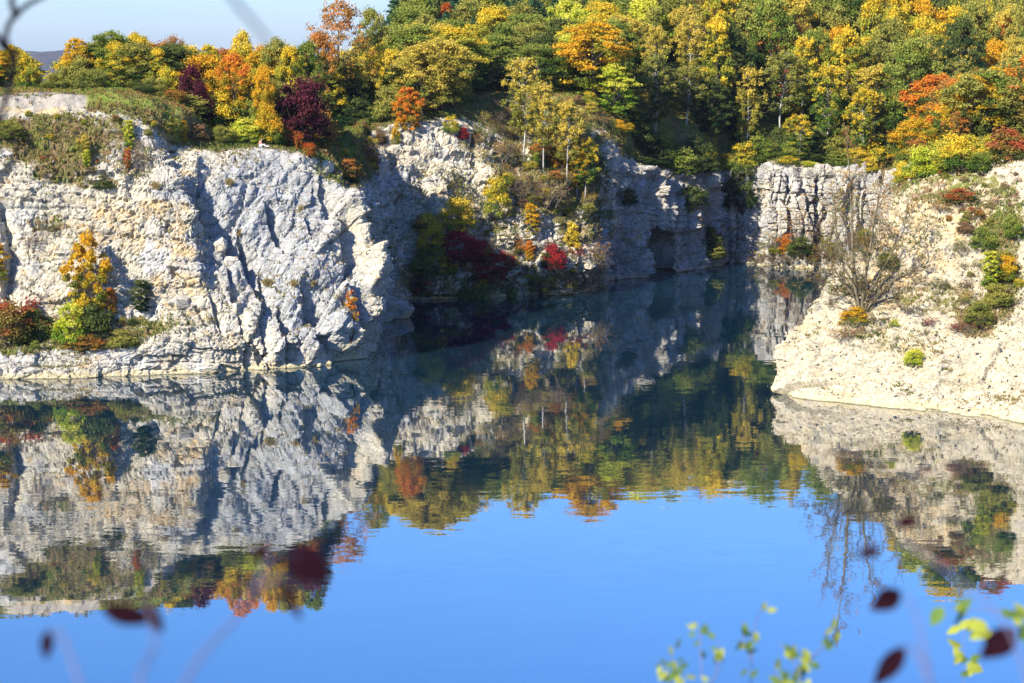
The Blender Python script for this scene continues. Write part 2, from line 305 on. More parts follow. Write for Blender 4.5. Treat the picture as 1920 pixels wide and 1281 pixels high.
# ------------------------------------------------------------------ the quarry: one loft from shore to hill
# each station: shore(px, row|distance), five face rows, cliff top, then five ground rows going back
ST = [
 # name, [(px,v,d) x 12: 1 shore, 2..6 face, 7.. ground]
 ('L', (-1500, 170), [(-1500, 4, 171), (-1500, 8, 172), (-1500, 13, 173), (-1500, 17, 175), (-1500, 21, 177)], [(-1500, 23, 183), (-1500, 24, 195), (-1500, 23, 230), (-1500, 20, 300), (-1400, 12, 520)]),
 ('L', (-350, 716), [(-350, 650, 193), (-350, 620, 197), (-350, 480, 199), (-350, 380, 201), (-350, 290, 203)], [(-350, 225, 204), (-350, 178, 206.3), (-350, 170, 235), (-350, 20, 300), (-350, 12, 520)]),
 ('L', (0, 712), [(0, 655, 193.6), (0, 638, 197.6), (0, 560, 199), (0, 400, 201), (0, 280, 202.4)], [(0, 211, 204.3), (0, 176, 206.3), (0, 172, 226), (0, 20, 300), (0, 12, 520)]),
 ('L', (150, 711), [(150, 668, 193.8), (150, 625, 198), (150, 540, 199.5), (150, 430, 201.3), (150, 345, 202.4)], [(150, 211, 204.8), (168, 176, 206.6), (150, 171, 226), (150, 20, 300), (140, 12, 520)]),
 ('L', (230, 708), [(230, 655, 194.4), (230, 600, 198.6), (235, 530, 199.8), (240, 420, 201.6), (235, 335, 202.8)], [(225, 225, 205.2), (225, 168, 207.2), (240, 172, 222), (240, 20, 300), (200, 12, 520)]),
 ('L', (305, 704), [(300, 640, 195.4), (305, 590, 199), (310, 510, 200), (310, 400, 201.6), (300, 315, 203.6)], [(285, 245, 206), (296, 182, 208.5), (305, 184, 216), (300, 20, 300), (260, 12, 520)]),
 ('L', (420, 699), [(415, 650, 196.5), (400, 590, 198.8), (366, 490, 200), (362, 390, 201.8), (330, 335, 203.2)], [(300, 275, 206.8), (350, 212, 210.5), (360, 206, 219), (340, 20, 300), (310, 12, 520)]),
 ('L', (450, 697), [(440, 640, 197.2), (425, 575, 199.4), (385, 490, 201.8), (378, 395, 203.6), (338, 325, 205.4)], [(310, 279, 209), (372, 248, 213), (390, 230, 221), (350, 19, 300), (320, 12, 520)]),
 ('L', (540, 692), [(530, 640, 199), (510, 575, 200.8), (470, 480, 203.2), (440, 390, 205), (430, 320, 207.6)], [(430, 281, 210.4), (440, 262, 214.5), (450, 240, 223), (430, 19, 300), (400, 12, 520)]),
 ('L', (640, 684), [(635, 620, 201.4), (620, 560, 203.2), (590, 470, 205.6), (565, 375, 207.6), (550, 315, 209.8)], [(545, 283, 212), (550, 272, 216), (560, 255, 228), (540, 19, 300), (500, 14, 520)]),
 ('L', (692, 672), [(706, 615, 205), (712, 560, 206.6), (702, 500, 208.6), (680, 430, 210.4), (650, 370, 211.8)], [(610, 305, 213.6), (605, 290, 218), (625, 262, 232), (620, 20, 300), (600, 16, 520)]),
 ('L', (716, 212), [(718, 4, 213), (715, 7.5, 214), (705, 10, 215.5), (692, 12.5, 217), (668, 15, 219)], [(632, 18.3, 222), (630, 19, 226), (650, 20, 236), (660, 21, 300), (660, 20, 520)]),
 ('C', (712, 228), [(713, 3.5, 229), (711, 7, 230), (706, 9.8, 231), (698, 12, 232.5), (686, 13.6, 234)], [(668, 15.2, 236.5), (655, 17, 240), (655, 19.5, 246), (680, 22, 305), (680, 22, 520)]),
 ('C', (735, 247), [(734, 3.5, 247.5), (732, 7, 248.3), (727, 10, 249.3), (717, 12.2, 250.6), (706, 14, 252)], [(692, 16, 255), (684, 18.5, 259), (684, 21.5, 266), (700, 24, 310), (700, 26, 520)]),
 ('C', (775, 565), [(774, 500, 257.6), (768, 450, 258.2), (752, 395, 259), (735, 340, 260), (712, 285, 262)], [(695, 243, 264.5), (695, 230, 270), (700, 214, 280), (720, 25, 320), (730, 32, 520)]),
 ('C', (850, 562), [(850, 500, 258.8), (855, 440, 259.6), (850, 390, 260.6), (832, 330, 262), (805, 270, 263.8)], [(782, 232, 265.8), (778, 206, 272), (775, 190, 284), (790, 26, 330), (790, 36, 520)]),
 ('C', (950, 558), [(955, 500, 260.4), (962, 440, 261.6), (955, 390, 263), (930, 330, 264.8), (888, 270, 267)], [(852, 222, 269.4), (856, 198, 276), (868, 181, 284), (870, 27, 330), (860, 38, 520)]),
 ('C', (1040, 554), [(1047, 500, 262), (1050, 440, 263.4), (1045, 400, 265), (1030, 350, 267.4), (985, 296, 271)], [(945, 262, 274), (930, 200, 279), (935, 180, 285), (940, 27, 332), (930, 40, 520)]),
 ('C', (1100, 549), [(1106, 500, 264.5), (1110, 440, 266.8), (1112, 400, 269), (1108, 368, 272), (1080, 330, 276)], [(1030, 285, 279), (1015, 190, 283.5), (1010, 176, 290), (1010, 28, 335), (1000, 41, 520)]),
 ('C', (1122, 537), [(1126, 500, 270), (1130, 450, 273), (1134, 405, 276), (1140, 365, 279), (1146, 325, 281.5)], [(1140, 250, 283.5), (1120, 192, 286.5), (1095, 172, 293), (1080, 28, 335), (1060, 41, 520)]),
 ('B', (1140, 527), [(1142, 490, 279), (1146, 450, 280.2), (1150, 405, 281.6), (1155, 365, 283), (1162, 335, 284)], [(1165, 300, 285.5), (1162, 240, 288.5), (1150, 190, 297), (1130, 28, 338), (1110, 42, 520)]),
 ('B', (1210, 285.4), [(1211, 480, 286.0), (1211, 440, 286.5), (1211, 400, 287.1), (1212, 365, 287.9), (1212, 338, 288.9)], [(1212, 312, 291.0), (1212, 290, 295.5), (1210, 23, 306), (1200, 29, 340), (1170, 42, 520)]),
 ('B', (1218, 290.5), [(1219, 480, 291.5), (1220, 448, 292.1), (1218, 425, 287.9), (1218, 370, 288.9), (1219, 338, 289.9)], [(1220, 315, 292.0), (1220, 292, 296.5), (1220, 23, 306), (1210, 29, 340), (1190, 42, 520)]),
 ('B', (1256, 294), [(1257, 480, 294.5), (1256, 462, 293.9), (1255, 430, 291.1), (1255, 375, 292.1), (1256, 338, 293.1)], [(1257, 318, 295.0), (1257, 298, 299.5), (1255, 22, 307), (1250, 29, 340), (1230, 42, 520)]),
 ('B', (1268, 292), [(1268, 480, 292.3), (1268, 440, 292.8), (1268, 400, 293.4), (1268, 368, 294.2), (1268, 336, 295.2)], [(1268, 320, 296.8), (1268, 300, 301.0), (1268, 21, 308), (1270, 29, 342), (1260, 42, 520)]),
 ('B', (1338, 299.5), [(1338, 470, 299.8), (1338, 430, 300.2), (1338, 390, 300.8), (1338, 358, 301.4), (1338, 332, 302.4)], [(1338, 322, 304.1), (1338, 308, 307.6), (1338, 20, 312), (1350, 28, 344), (1350, 42, 520)]),
 ('B', (1352, 307.3), [(1352, 470, 307.7), (1352, 430, 308.1), (1352, 390, 308.6), (1352, 358, 309.2), (1352, 334, 310.0)], [(1354, 325, 311.2), (1356, 312, 314.2), (1360, 20, 318), (1380, 28, 348), (1380, 42, 520)]),
 ('B', (1400, 306), [(1424, 484, 307.2), (1428, 430, 308.2), (1428, 390, 308.7), (1428, 350, 309.2), (1430, 318, 310.0)], [(1435, 308, 311.6), (1440, 296, 315.6), (1440, 20, 321), (1460, 28, 350), (1460, 42, 520)]),
 ('B', (1428, 502), [(1436, 484, 301.6), (1436, 430, 302.6), (1436, 390, 303), (1436, 350, 303.5), (1438, 316, 304.4)], [(1445, 306, 306.5), (1450, 294, 311), (1455, 19.5, 320), (1480, 27, 350), (1490, 42, 520)]),
 ('B', (1545, 506), [(1544, 482, 302.4), (1544, 430, 303.4), (1544, 390, 303.9), (1544, 350, 304.5), (1545, 322, 305.2)], [(1548, 312, 307), (1550, 302, 311), (1560, 19, 320), (1580, 27, 350), (1600, 42, 520)]),
 ('B', (1640, 293), [(1642, 1.6, 300.0), (1646, 6, 300.8), (1652, 9, 301.4), (1660, 12, 302), (1668, 329, 303)], [(1674, 322, 305), (1680, 312, 309), (1690, 18.5, 318), (1700, 27, 350), (1700, 42, 520)]),
 ('R', (1650, 270), [(1656, 3, 270.5), (1662, 6, 271), (1670, 9, 272), (1680, 12, 273), (1690, 14, 275)], [(1698, 15.5, 278), (1706, 17, 284), (1720, 17, 300), (1750, 23, 350), (1780, 42, 520)]),
 ('R', (1640, 215), [(1650, 3, 215.4), (1660, 6, 216), (1672, 9, 217), (1686, 12, 218.5), (1698, 15, 220)], [(1708, 17, 223), (1724, 18, 232), (1745, 17, 270), (1800, 21.5, 345), (1850, 42, 520)]),
 ('R', (1500, 193), [(1520, 2.5, 194), (1548, 6, 195.4), (1590, 9, 197), (1640, 12, 199.5), (1680, 15, 202.5)], [(1702, 17, 206), (1730, 18.4, 216), (1765, 17.3, 250), (1830, 21, 345), (1890, 42, 520)]),
 ('R', (1453, 740), [(1454, 700, 185.3), (1460, 655, 186.6), (1480, 618, 188), (1520, 560, 189.6), (1566, 512, 191.2)], [(1650, 410, 195.5), (1698, 338, 201), (1770, 17.6, 232), (1850, 21, 345), (1930, 42, 520)]),
 ('R', (1520, 750), [(1525, 700, 182.9), (1530, 655, 184.2), (1556, 605, 185.6), (1596, 562, 187), (1650, 500, 189)], [(1715, 410, 193), (1765, 326, 198.5), (1820, 17.8, 232), (1910, 21, 345), (1990, 42, 520)]),
 ('R', (1640, 762), [(1645, 712, 180.4), (1655, 662, 181.9), (1678, 605, 184), (1706, 545, 185.8), (1745, 475, 188.3)], [(1790, 400, 191.5), (1830, 316, 196.5), (1870, 18.2, 230), (1960, 21, 345), (2060, 42, 520)]),
 ('R', (1780, 777), [(1785, 722, 177.8), (1795, 672, 179.4), (1810, 605, 182), (1832, 540, 184.3), (1860, 465, 187)], [(1884, 390, 190), (1912, 303, 194.5), (1940, 18.8, 228), (2030, 21.5, 345), (2150, 42, 520)]),
 ('R', (1935, 797), [(1938, 735, 174.8), (1945, 680, 176.6), (1955, 605, 179.5), (1970, 535, 182), (1988, 455, 185)], [(2003, 370, 188.5), (2020, 293, 192.5), (2050, 19.5, 224), (2150, 22, 345), (2280, 42, 520)]),
 ('R', (2350, 840), [(2352, 770, 168), (2355, 700, 170), (2360, 600, 173), (2365, 520, 176), (2370, 430, 179)], [(2375, 340, 183), (2380, 265, 188), (2400, 22, 212), (2500, 26, 345), (2700, 42, 520)]),
 ('R', (3600, 130), [(3600, 4, 131), (3600, 8, 132.5), (3600, 12, 134), (3600, 16, 136), (3600, 20, 138)], [(3600, 23, 142), (3600, 24, 152), (3600, 24, 190), (3600, 26, 330), (3700, 42, 520)]),
]
K = []
for s in ST:
    sh = np.array(shore(*s[1])); row = [sh + [0, -1.2 if s[0] != 'R' else -.8, -4], sh] + [np.array(W(*p)) for p in s[2]] + [np.array(W(*p)) for p in s[3]]
    K.append(row)
K = np.array(K)                                  # station x 12 x 3
K = np.insert(K, 1, K[:, 1] + (K[:, 2] - K[:, 1]) * 0 + [0, -.15, -.7], axis=1)   # just under the surface
NR = K.shape[1]                                   # 13 rows: 0 deep,1 under,2 shore,3..7 face,8..12 ground
SEG_ROWS = [2, 3, 28, 26, 30, 30, 26, 26, 16, 16, 16, 18]
RES = .185
cols = []; colseg = []
for i in range(len(K) - 1):
    wide = ST[i][1][0] < -340 or ST[i + 1][1][0] > 2000
    ln = np.linalg.norm(K[i + 1, 2:8] - K[i, 2:8], axis=1).max()
    n = int(np.clip(ln / (RES if not wide else .9), 3, 260))
    for t in range(n):
        cols.append(K[i] * (1 - t / n) + K[i + 1] * (t / n)); colseg.append(ST[i][0])
cols.append(K[-1]); colseg.append(ST[-1][0])
A = np.array(cols)
def smooth(A, ax, sig):
    r = int(3 * sig); k = np.exp(-.5 * (np.arange(-r, r + 1) / sig) ** 2); k /= k.sum()
    pad = [(0, 0)] * A.ndim; pad[ax] = (r, r); B = np.pad(A, pad, mode='edge')
    out = np.zeros_like(A)
    for j, wgt in enumerate(k): out += wgt * np.take(B, range(j, j + A.shape[ax]), axis=ax)
    return out
A[:, :8] = smooth(A[:, :8], 0, 2.0); A[:, 8:] = smooth(A[:, 8:], 0, 7.0)
rows = []; rw = []
for j in range(NR - 1):
    n = SEG_ROWS[j]
    for t in range(n):
        rows.append(A[:, j] * (1 - t / n) + A[:, j + 1] * t / n); rw.append(j + t / n)
rows.append(A[:, -1]); rw.append(NR - 1)
G = np.stack(rows, 1); rw = np.array(rw)         # cols x rows x 3
G = smooth(G, 1, 1.6)
NC, NRW = G.shape[:2]
du = np.gradient(G, axis=0); dv = np.gradient(G, axis=1)
N = np.cross(du, dv); N /= np.linalg.norm(N, axis=2, keepdims=True) + 1e-9
N = smooth(smooth(N, 0, 4), 1, 4); N /= np.linalg.norm(N, axis=2, keepdims=True) + 1e-9
P = G.reshape(-1, 3).copy(); Nf = N.reshape(-1, 3); rwf = np.tile(rw, NC)
seg = np.repeat(np.array([{'L': 0, 'C': 1, 'B': 2, 'R': 3}[c] for c in colseg]), NRW)
wr = np.clip((8.2 - rwf) / .8, 0, 1)             # rockiness
px, py = to_px(P)
wr = np.where(seg == 3, np.clip((9.4 - rwf) / .8, 0, 1), wr)
def ell(cx, cy, rx, ry, p=2.0): return np.clip(1.6 - (((px - cx) / rx) ** 2 + ((py - cy) / ry) ** 2), 0, 1)
slab = (seg == 0) & (px > 370 + np.clip(py - 420, 0, 999) * .45)
# --- relief
wob = np.stack([fbm(P * .16, 3, 5), fbm(P * .16 + 40, 3, 6), fbm(P * .16 + 80, 3, 7)], 1)
q = P + wob * .45
ca, sa = math.cos(.5), math.sin(.5)
q = np.stack([q[:, 0] * ca + q[:, 1] * sa, -q[:, 0] * sa + q[:, 1] * ca, q[:, 2] + .08 * q[:, 0]], 1)
f1, k1 = facets(q / [5.2, 5.2, 4.2], 3); f2, k2 = facets(q / [2.2, 2.4, 1.7], 13); f3, k3 = facets(q / [.95, .95, .7], 23)
colm, kc = facets(q / [1.5, 1.5, 6.5], 43)       # upright joints of the far wall
strata = np.abs(((P[:, 2] + .35 * wob[:, 0] + .03 * P[:, 0]) / 2.3) % 1.0 - .5) * 2
ledge = np.clip((strata - .86) / .14, 0, 1)
big = fbm(P * .11 + 9, 3, 31); med = fbm(P * .5, 4, 33); small = fbm(P * 1.7, 3, 37)
zb = q[:, 2] + .05 * q[:, 0]; bed = np.floor(zb / 1.25).astype(np.int64); bfr = zb / 1.25 - bed
jo = _h(bed, bed * 0, bed * 0, 71)
blk, kb = facets(np.stack([q[:, 0] / 2.3 + jo * 7, q[:, 1] / 2.3, zb / 1.25], 1), 73, .35, .35)
bedoff = (_h(bed, bed * 0 + 3, bed * 0, 72) - .5)
small_blk, ks = facets(np.stack([q[:, 0] / .9 + jo * 3, q[:, 1] / .9, zb / .55], 1), 83, .4, .5)
a1 = np.select([slab, seg == 0, seg == 1, seg == 2], [.6, .7, 1.7, .8], .7)
a2 = np.select([slab, seg == 0, seg == 1, seg == 2], [.40, .25, .75, .4], .35)
a3 = np.select([slab, seg == 0, seg == 1, seg == 2], [.10, .08, .20, .12], .14)
a4 = np.select([slab, seg == 0, seg == 1, seg == 2], [.12, .07, .16, .06], .15)
disp = a1 * f1 + a2 * f2 + a3 * f3 + .5 * big + a4 * 1.2 * med + a4 * .7 * small
ab = np.select([slab, seg == 0, seg == 1, seg == 2], [.24, .50, .55, .48], .26)
disp += ab * (blk + .7 * bedoff - .32 * kb) + ab * .35 * small_blk - ab * .14 * ks
disp -= .12 * k1 + .16 * k2 + .05 * k3
disp -= np.where(slab, .05, np.where(seg == 3, .12, .30)) * ledge
disp += np.where(seg == 2, 1.9 * colm - .7 * kc, 0)
# buttresses and gullies running down the slab and the lower left cliff
gx = (px + .55 * (py - 480)) / 46.0
gul = fbm(np.stack([gx * .55, py * .0022, 0 * px], 1), 4, 51)
disp += np.where(seg == 0, np.clip((px - 380) / 80, 0, 1) * gul * .8, 0)
strk = fbm(np.stack([gx * 2.6, py * .012, 0 * px], 1), 4, 52)
disp += np.where(slab, .16 * strk, 0)
pl_, kp = facets(np.stack([gx * .55, py / 260.0, P[:, 1] * .02], 1) + wob * .05, 57, .7, 1.3)
disp += np.where(slab, 1.1 * pl_ - .25 * kp, 0)
def stroke(pts, wd, amp, mask, saw=0.):
    """a gully or rib along a line of the face; saw > 0 gives a sharp left wall and a long right flank"""
    global disp
    best = np.full(len(px), 9e9); sgn = np.zeros(len(px))
    for (x0, y0), (x1, y1) in zip(pts[:-1], pts[1:]):
        dx, dy = x1 - x0, y1 - y0; t = np.clip(((px - x0) * dx + (py - y0) * dy) / (dx * dx + dy * dy), 0, 1)
        ex, ey = px - (x0 + t * dx), py - (y0 + t * dy); dd = np.hypot(ex, ey); sd = np.sign(dx * ey - dy * ex)
        nearer = dd < best; best = np.where(nearer, dd, best); sgn = np.where(nearer, -sd, sgn)
    k = np.exp(-(best / wd) ** 2)
    if saw: k = np.where(sgn > 0, np.clip(1 - best / (wd * 2.2), 0, 1) ** 1.2, np.exp(-(best / (wd * .22)) ** 2))
    disp = disp + np.where(mask, amp * k, 0)
px = px + 5 * fbm(P * .4, 3, 96); py = py + 6 * fbm(P * .4 + 30, 3, 97)
m0 = (seg == 0) & (P[:, 1] < 226); m1 = seg == 1; m2 = seg == 2; m3 = seg == 3
for pts, wd, am in (([(374, 385), (395, 430), (440, 478)], 24, -2.2), ([(460, 470), (478, 520), (490, 560)], 15, -2.2), ([(502, 385), (528, 450)], 11, -1.5), ([(575, 560), (600, 630), (640, 684)], 24, -2.8), ([(525, 590), (548, 688)], 11, -1.9),
                    ([(450, 590), (468, 690)], 8, -1.1), ([(492, 600), (505, 690)], 7, -1.0), ([(640, 425), (652, 520), (690, 640)], 15, -1.8), ([(420, 480), (440, 560)], 7, -1.1), ([(395, 560), (412, 610)], 6, -.8), ([(0, 400), (12, 480), (8, 560)], 14, -1.6), ([(595, 330), (618, 400)], 9, -1.0), ([(358, 570), (380, 600)], 7, -.6)):
    stroke(pts, wd, am, m0, 1)
for pts, wd, am in (([(560, 296), (625, 352), (672, 402), (690, 455), (698, 530)], 11, 1.5), ([(545, 300), (600, 350)], 10, .5)): stroke(pts, wd, am, m0)
for pts, wd, am in (([(742, 420), (765, 480), (770, 560)], 20, -2.4), ([(905, 318), (885, 345), (905, 372)], 5, -.9), ([(786, 340), (795, 370), (808, 420)], 9, -1.0), ([(830, 290), (850, 340)], 7, -.8), ([(1070, 390), (1076, 440), (1080, 500)], 7, -1.3), ([(1040, 390), (1045, 480)], 5, -.7), ([(880, 215), (890, 290)], 10, -1.6), ([(925, 200), (920, 280)], 8, -1.5)):
    stroke(pts, wd, am, m1, 1)
for pts, wd, am in (([(1531, 335), (1529, 385), (1533, 450)], 6, -1.7), ([(1545, 395), (1540, 440), (1548, 480)], 6, -1.4), ([(1479, 325), (1482, 430)], 5, -1.1), ([(1612, 335), (1606, 380), (1612, 440)], 5, -1.2), ([(1655, 335), (1650, 440)], 6, -1.3), ([(1455, 330), (1452, 372)], 4, -.8), ([(1288, 340), (1292, 480)], 8, -1.4), ([(1385, 330), (1380, 480)], 7, -1.2), ([(1170, 350), (1176, 500)], 8, -1.2)):
    stroke(pts, wd, am, m2, 1)
disp -= np.where(m2, 4.5 * np.exp(-(((px - 1238) / 20) ** 4 + ((py - 482) / 38) ** 4)), 0)
edge = np.clip((rwf - 1.8) / .4, .6, 1)
ground_relief = .35 * fbm(P * .35, 4, 61) + .12 * fbm(P * 1.6, 3, 62)
disp = wr * disp * edge + (1 - wr) * ground_relief
far = np.clip((rwf - 10) / 2, 0, 1); disp = disp + far * 2.0 * fbm(P * .05, 3, 66)
P = P + Nf * disp[:, None]
# --- plant cover map
cov = np.clip((rwf - 7.9) / .5, 0, 1); cov = np.where(seg == 3, np.clip((rwf - 9.0) / .5, 0, 1), cov)
px, py = to_px(P)
def add(cx, cy, rx, ry, s): 
    global cov
    cov = np.maximum(cov, s * ell(cx, cy, rx, ry))
add(110, 265, 100, 55, .85); add(120, 320, 60, 25, .8); add(30, 250, 60, 30, .8); add(200, 250, 60, 35, .55); add(180, 345, 45, 12, .6); add(250, 300, 50, 40, .35)
add(90, 420, 40, 18, .5); add(230, 615, 90, 22, .7); add(150, 640, 120, 18, .6); add(30, 655, 60, 12, .65); add(340, 600, 80, 14, .35)
add(800, 520, 60, 40, .6); add(900, 540, 80, 25, .6); add(1060, 540, 60, 40, .6); add(960, 400, 70, 90, .42); add(1060, 330, 80, 80, .8); add(1090, 400, 60, 60, .6)
add(900, 280, 40, 40, .45); add(1110, 230, 45, 45, .6); add(960, 300, 40, 50, .6); add(650, 310, 60, 40, .6)
add(1620, 610, 55, 30, .5); add(1760, 560, 90, 30, .5); add(1830, 600, 45, 35, .75); add(1880, 500, 30, 110, .8); add(1780, 350, 110, 34, .6); add(1860, 400, 60, 50, .42); add(1720, 440, 70, 50, .3); add(1700, 640, 80, 24, .38)
add(1600, 540, 50, 18, .5); add(1890, 400, 30, 60, .6)
och_ = np.zeros(len(px)); gry_ = np.zeros(len(px))
for a_ in ((340, 455, 45, 40), (250, 450, 22, 25), (385, 470, 14, 16), (300, 395, 60, 22), (80, 470, 30, 18), (330, 540, 60, 30), (1510, 610, 18, 14), (215, 400, 40, 30), (82, 193, 100, 22), (1780, 400, 120, 60), (1700, 470, 80, 60), (1650, 540, 60, 40)): och_ = np.maximum(och_, ell(*a_))
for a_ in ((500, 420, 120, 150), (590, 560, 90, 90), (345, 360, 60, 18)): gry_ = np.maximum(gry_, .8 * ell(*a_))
gravel = (ell(82, 193, 92, 17) * np.clip((165 - px) / 10 + (py < 176), 0, 1)) * (seg == 0)
cov = cov * (1 - np.clip(gravel * 2.5, 0, 1)); cov = cov * (1 - ell(205, 164, 14, 3))
names = ['rock_promontory', 'rock_buttress', 'quarry_wall', 'rock_headland']
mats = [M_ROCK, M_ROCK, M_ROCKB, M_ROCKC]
GP = P.reshape(NC, NRW, 3); GC = cov.reshape(NC, NRW); segc = seg.reshape(NC, NRW)[:, 0]; GO = och_.reshape(NC, NRW); GY = gry_.reshape(NC, NRW)
gr = int(np.argmax(rw >= 8.25)); gR = int(np.argmax(rw >= 9.3))
def patch(c0, c1, r0, r1, name, mat):
    V = GP[c0:c1 + 1, r0:r1 + 1].reshape(-1, 3); C = GC[c0:c1 + 1, r0:r1 + 1].reshape(-1)
    nc, nr = c1 - c0 + 1, r1 - r0 + 1
    I = np.arange(nc * nr).reshape(nc, nr)
    Fq = np.stack([I[:-1, :-1], I[1:, :-1], I[1:, 1:], I[:-1, 1:]], -1).reshape(-1, 4)
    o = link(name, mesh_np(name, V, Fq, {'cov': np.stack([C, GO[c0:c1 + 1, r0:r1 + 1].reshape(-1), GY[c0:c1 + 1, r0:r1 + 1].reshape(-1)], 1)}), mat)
    return tag(o, kind='structure')
for s in range(4):
    idx = np.where(segc == s)[0]; c0, c1 = idx[0], min(idx[-1] + 1, NC - 1)
    r = gR if s == 3 else gr
    patch(c0, c1, 0, r, names[s], mats[s]); 
    patch(c0, c1, r, NRW - 1, 'clifftop_ground' if s != 2 else 'wooded_hillside', M_GROUND)
# ray-casting copy (every 2nd sample)
B = GP[::3, ::2]; nb = B.shape
I = np.arange(nb[0] * nb[1]).reshape(nb[0], nb[1])
Fb = np.stack([I[:-1, :-1], I[1:, :-1], I[1:, 1:], I[:-1, 1:]], -1).reshape(-1, 4)
BVH = BVHTree.FromPolygons(B.reshape(-1, 3).tolist(), Fb.tolist())
def hit(px, py):
    p = Vector(W(px, py, 100)) - Vector((0, 0, H)); r = BVH.ray_cast(Vector((0, 0, H)), p.normalized())
    return r[0]
def ground_z(x, y):
    r = BVH.ray_cast(Vector((x, y, 200)), Vector((0, 0, -1))); return r[0].z if r[0] else 20.0

# water
m, n, l = newmat('lake_water')
g = n.new('ShaderNodeNewGeometry'); Pp = g.outputs['Position']
acc = None
for sc_, am, ms in ((1.0, .0085, (.5, 1.6, 1)), (.22, .0040, (.6, 1.2, 1)), (4.5, .0050, (.7, 1.4, 1))):
    t = noise(n, l, Pp, sc_, 2, .5, ms); v = n.new('ShaderNodeVectorMath'); v.operation = 'SUBTRACT'; l(t.outputs['Color'], v.inputs[0]); v.inputs[1].default_value = (.5, .5, .5)
    v2 = n.new('ShaderNodeVectorMath'); v2.operation = 'SCALE'; l(v.outputs[0], v2.inputs[0]); v2.inputs[3].default_value = am * 2
    if acc is None: acc = v2.outputs[0]
    else:
        a = n.new('ShaderNodeVectorMath'); l(acc, a.inputs[0]); l(v2.outputs[0], a.inputs[1]); acc = a.outputs[0]
patchn = noise(n, l, Pp, .035, 3, .6, (.5, 1.5, 1)); ms_ = n.new('ShaderNodeVectorMath'); ms_.operation = 'SCALE'; l(acc, ms_.inputs[0]); l(mrange(n, l, patchn.outputs[0], .4, .6, .35, 1.15), ms_.inputs[3])
fl = n.new('ShaderNodeVectorMath'); fl.operation = 'MULTIPLY'; l(ms_.outputs[0], fl.inputs[0]); fl.inputs[1].default_value = (1, 1, 0)
up = n.new('ShaderNodeVectorMath'); l(fl.outputs[0], up.inputs[0]); up.inputs[1].default_value = (0, 0, 1)
nm = n.new('ShaderNodeVectorMath'); nm.operation = 'NORMALIZE'; l(up.outputs[0], nm.inputs[0])
gl = n.new('ShaderNodeBsdfGlossy'); gl.inputs['Roughness'].default_value = .012; gl.inputs['Color'].default_value = (.95, .955, .96, 1); l(nm.outputs[0], gl.inputs['Normal'])
df = n.new('ShaderNodeBsdfDiffuse'); df.inputs[0].default_value = (.006, .035, .060, 1)
fr0 = n.new('ShaderNodeFresnel'); fr0.inputs[0].default_value = 1.33; fr = n.new('ShaderNodeMath'); fr.operation = 'MAXIMUM'; l(fr0.outputs[0], fr.inputs[0]); fr.inputs[1].default_value = .70
mx = n.new('ShaderNodeMixShader'); l(fr.outputs[0], mx.inputs[0]); l(df.outputs[0], mx.inputs[1]); l(gl.outputs[0], mx.inputs[2])
o = n.new('ShaderNodeOutputMaterial'); l(mx.outputs[0], o.inputs[0])
tag(link('quarry_lake', mesh_np('quarry_lake', [(-500, -300, 0), (500, -300, 0), (500, 330, 0), (-500, 330, 0)], [(0, 1, 2, 3)]), m), kind='structure')
# land beyond
M_FAR = plain('distant_land', (.06, .09, .03), (.12, .13, .05), .01)
tag(link('far_ground', mesh_np('far_ground', [(-6000, 500, 9), (6000, 500, 9), (6000, 9000, 5), (-6000, 9000, 5)], [(0, 1, 2, 3)]), M_FAR), kind='structure')

def far_ridge():
    nx, ny = 220, 40; V = []
    xs = np.linspace(-2600, 900, nx); Z = []
    for j in range(ny):
        y = 3500 + j * 30; t = j / (ny - 1)
        base = np.sin(min(t * 1.0, 1) * math.pi / 2) ** .8
        hgt = 58 + 3.2 * np.sin(xs / 71.0) + 1.8 * np.sin(xs / 29. + 1) + 30 * np.clip((-xs - 660) / 280, -2, 0)
        z = 6 + (hgt - 6) * base
        pts = np.stack([xs, np.full(nx, y), z], 1); pts[:, 2] += 2.4 * fbm(pts * .025, 4, 71); V.append(pts)
    V = np.concatenate(V); I = np.arange(nx * ny).reshape(ny, nx)
    Fq = np.stack([I[:-1, :-1], I[:-1, 1:], I[1:, 1:], I[1:, :-1]], -1).reshape(-1, 4)
    return mesh_np('distant_ridge', V, Fq)
M_RIDGE = plain('autumn_wood_far', (.07, .075, .09), (.13, .11, .10), .03)
tag(link('distant_ridge', far_ridge(), M_RIDGE), kind='structure')

# near rim below the camera
xs = np.linspace(-14, 14, 57); V = []; yy = [-12, -6, 0, 3, 5.0, 5.8, 6.4, 7.2, 9, 12]; zz = [H - 1.6, H - 1.65, H - 1.75, H - 1.85, H - 2.0, H - 2.3, H - 3.6, H - 8, 8, -3]
for y, z in zip(yy, zz):
    a = np.stack([xs, np.full(57, float(y)), np.full(57, float(z))], 1); a[:, 2] += .08 * fbm(a * .8, 3, 81); a[:, 1] += .3 * fbm(a * .5, 3, 82); V.append(a)
V = np.concatenate(V); I = np.arange(len(V)).reshape(len(yy), 57)
Fq = np.stack([I[:-1, :-1], I[:-1, 1:], I[1:, 1:], I[1:, :-1]], -1).reshape(-1, 4)
cc = np.ones((len(V), 3)) * .9
tag(link('near_clifftop', mesh_np('near_clifftop', V, Fq, {'cov': cc}), M_GROUND), kind='structure')

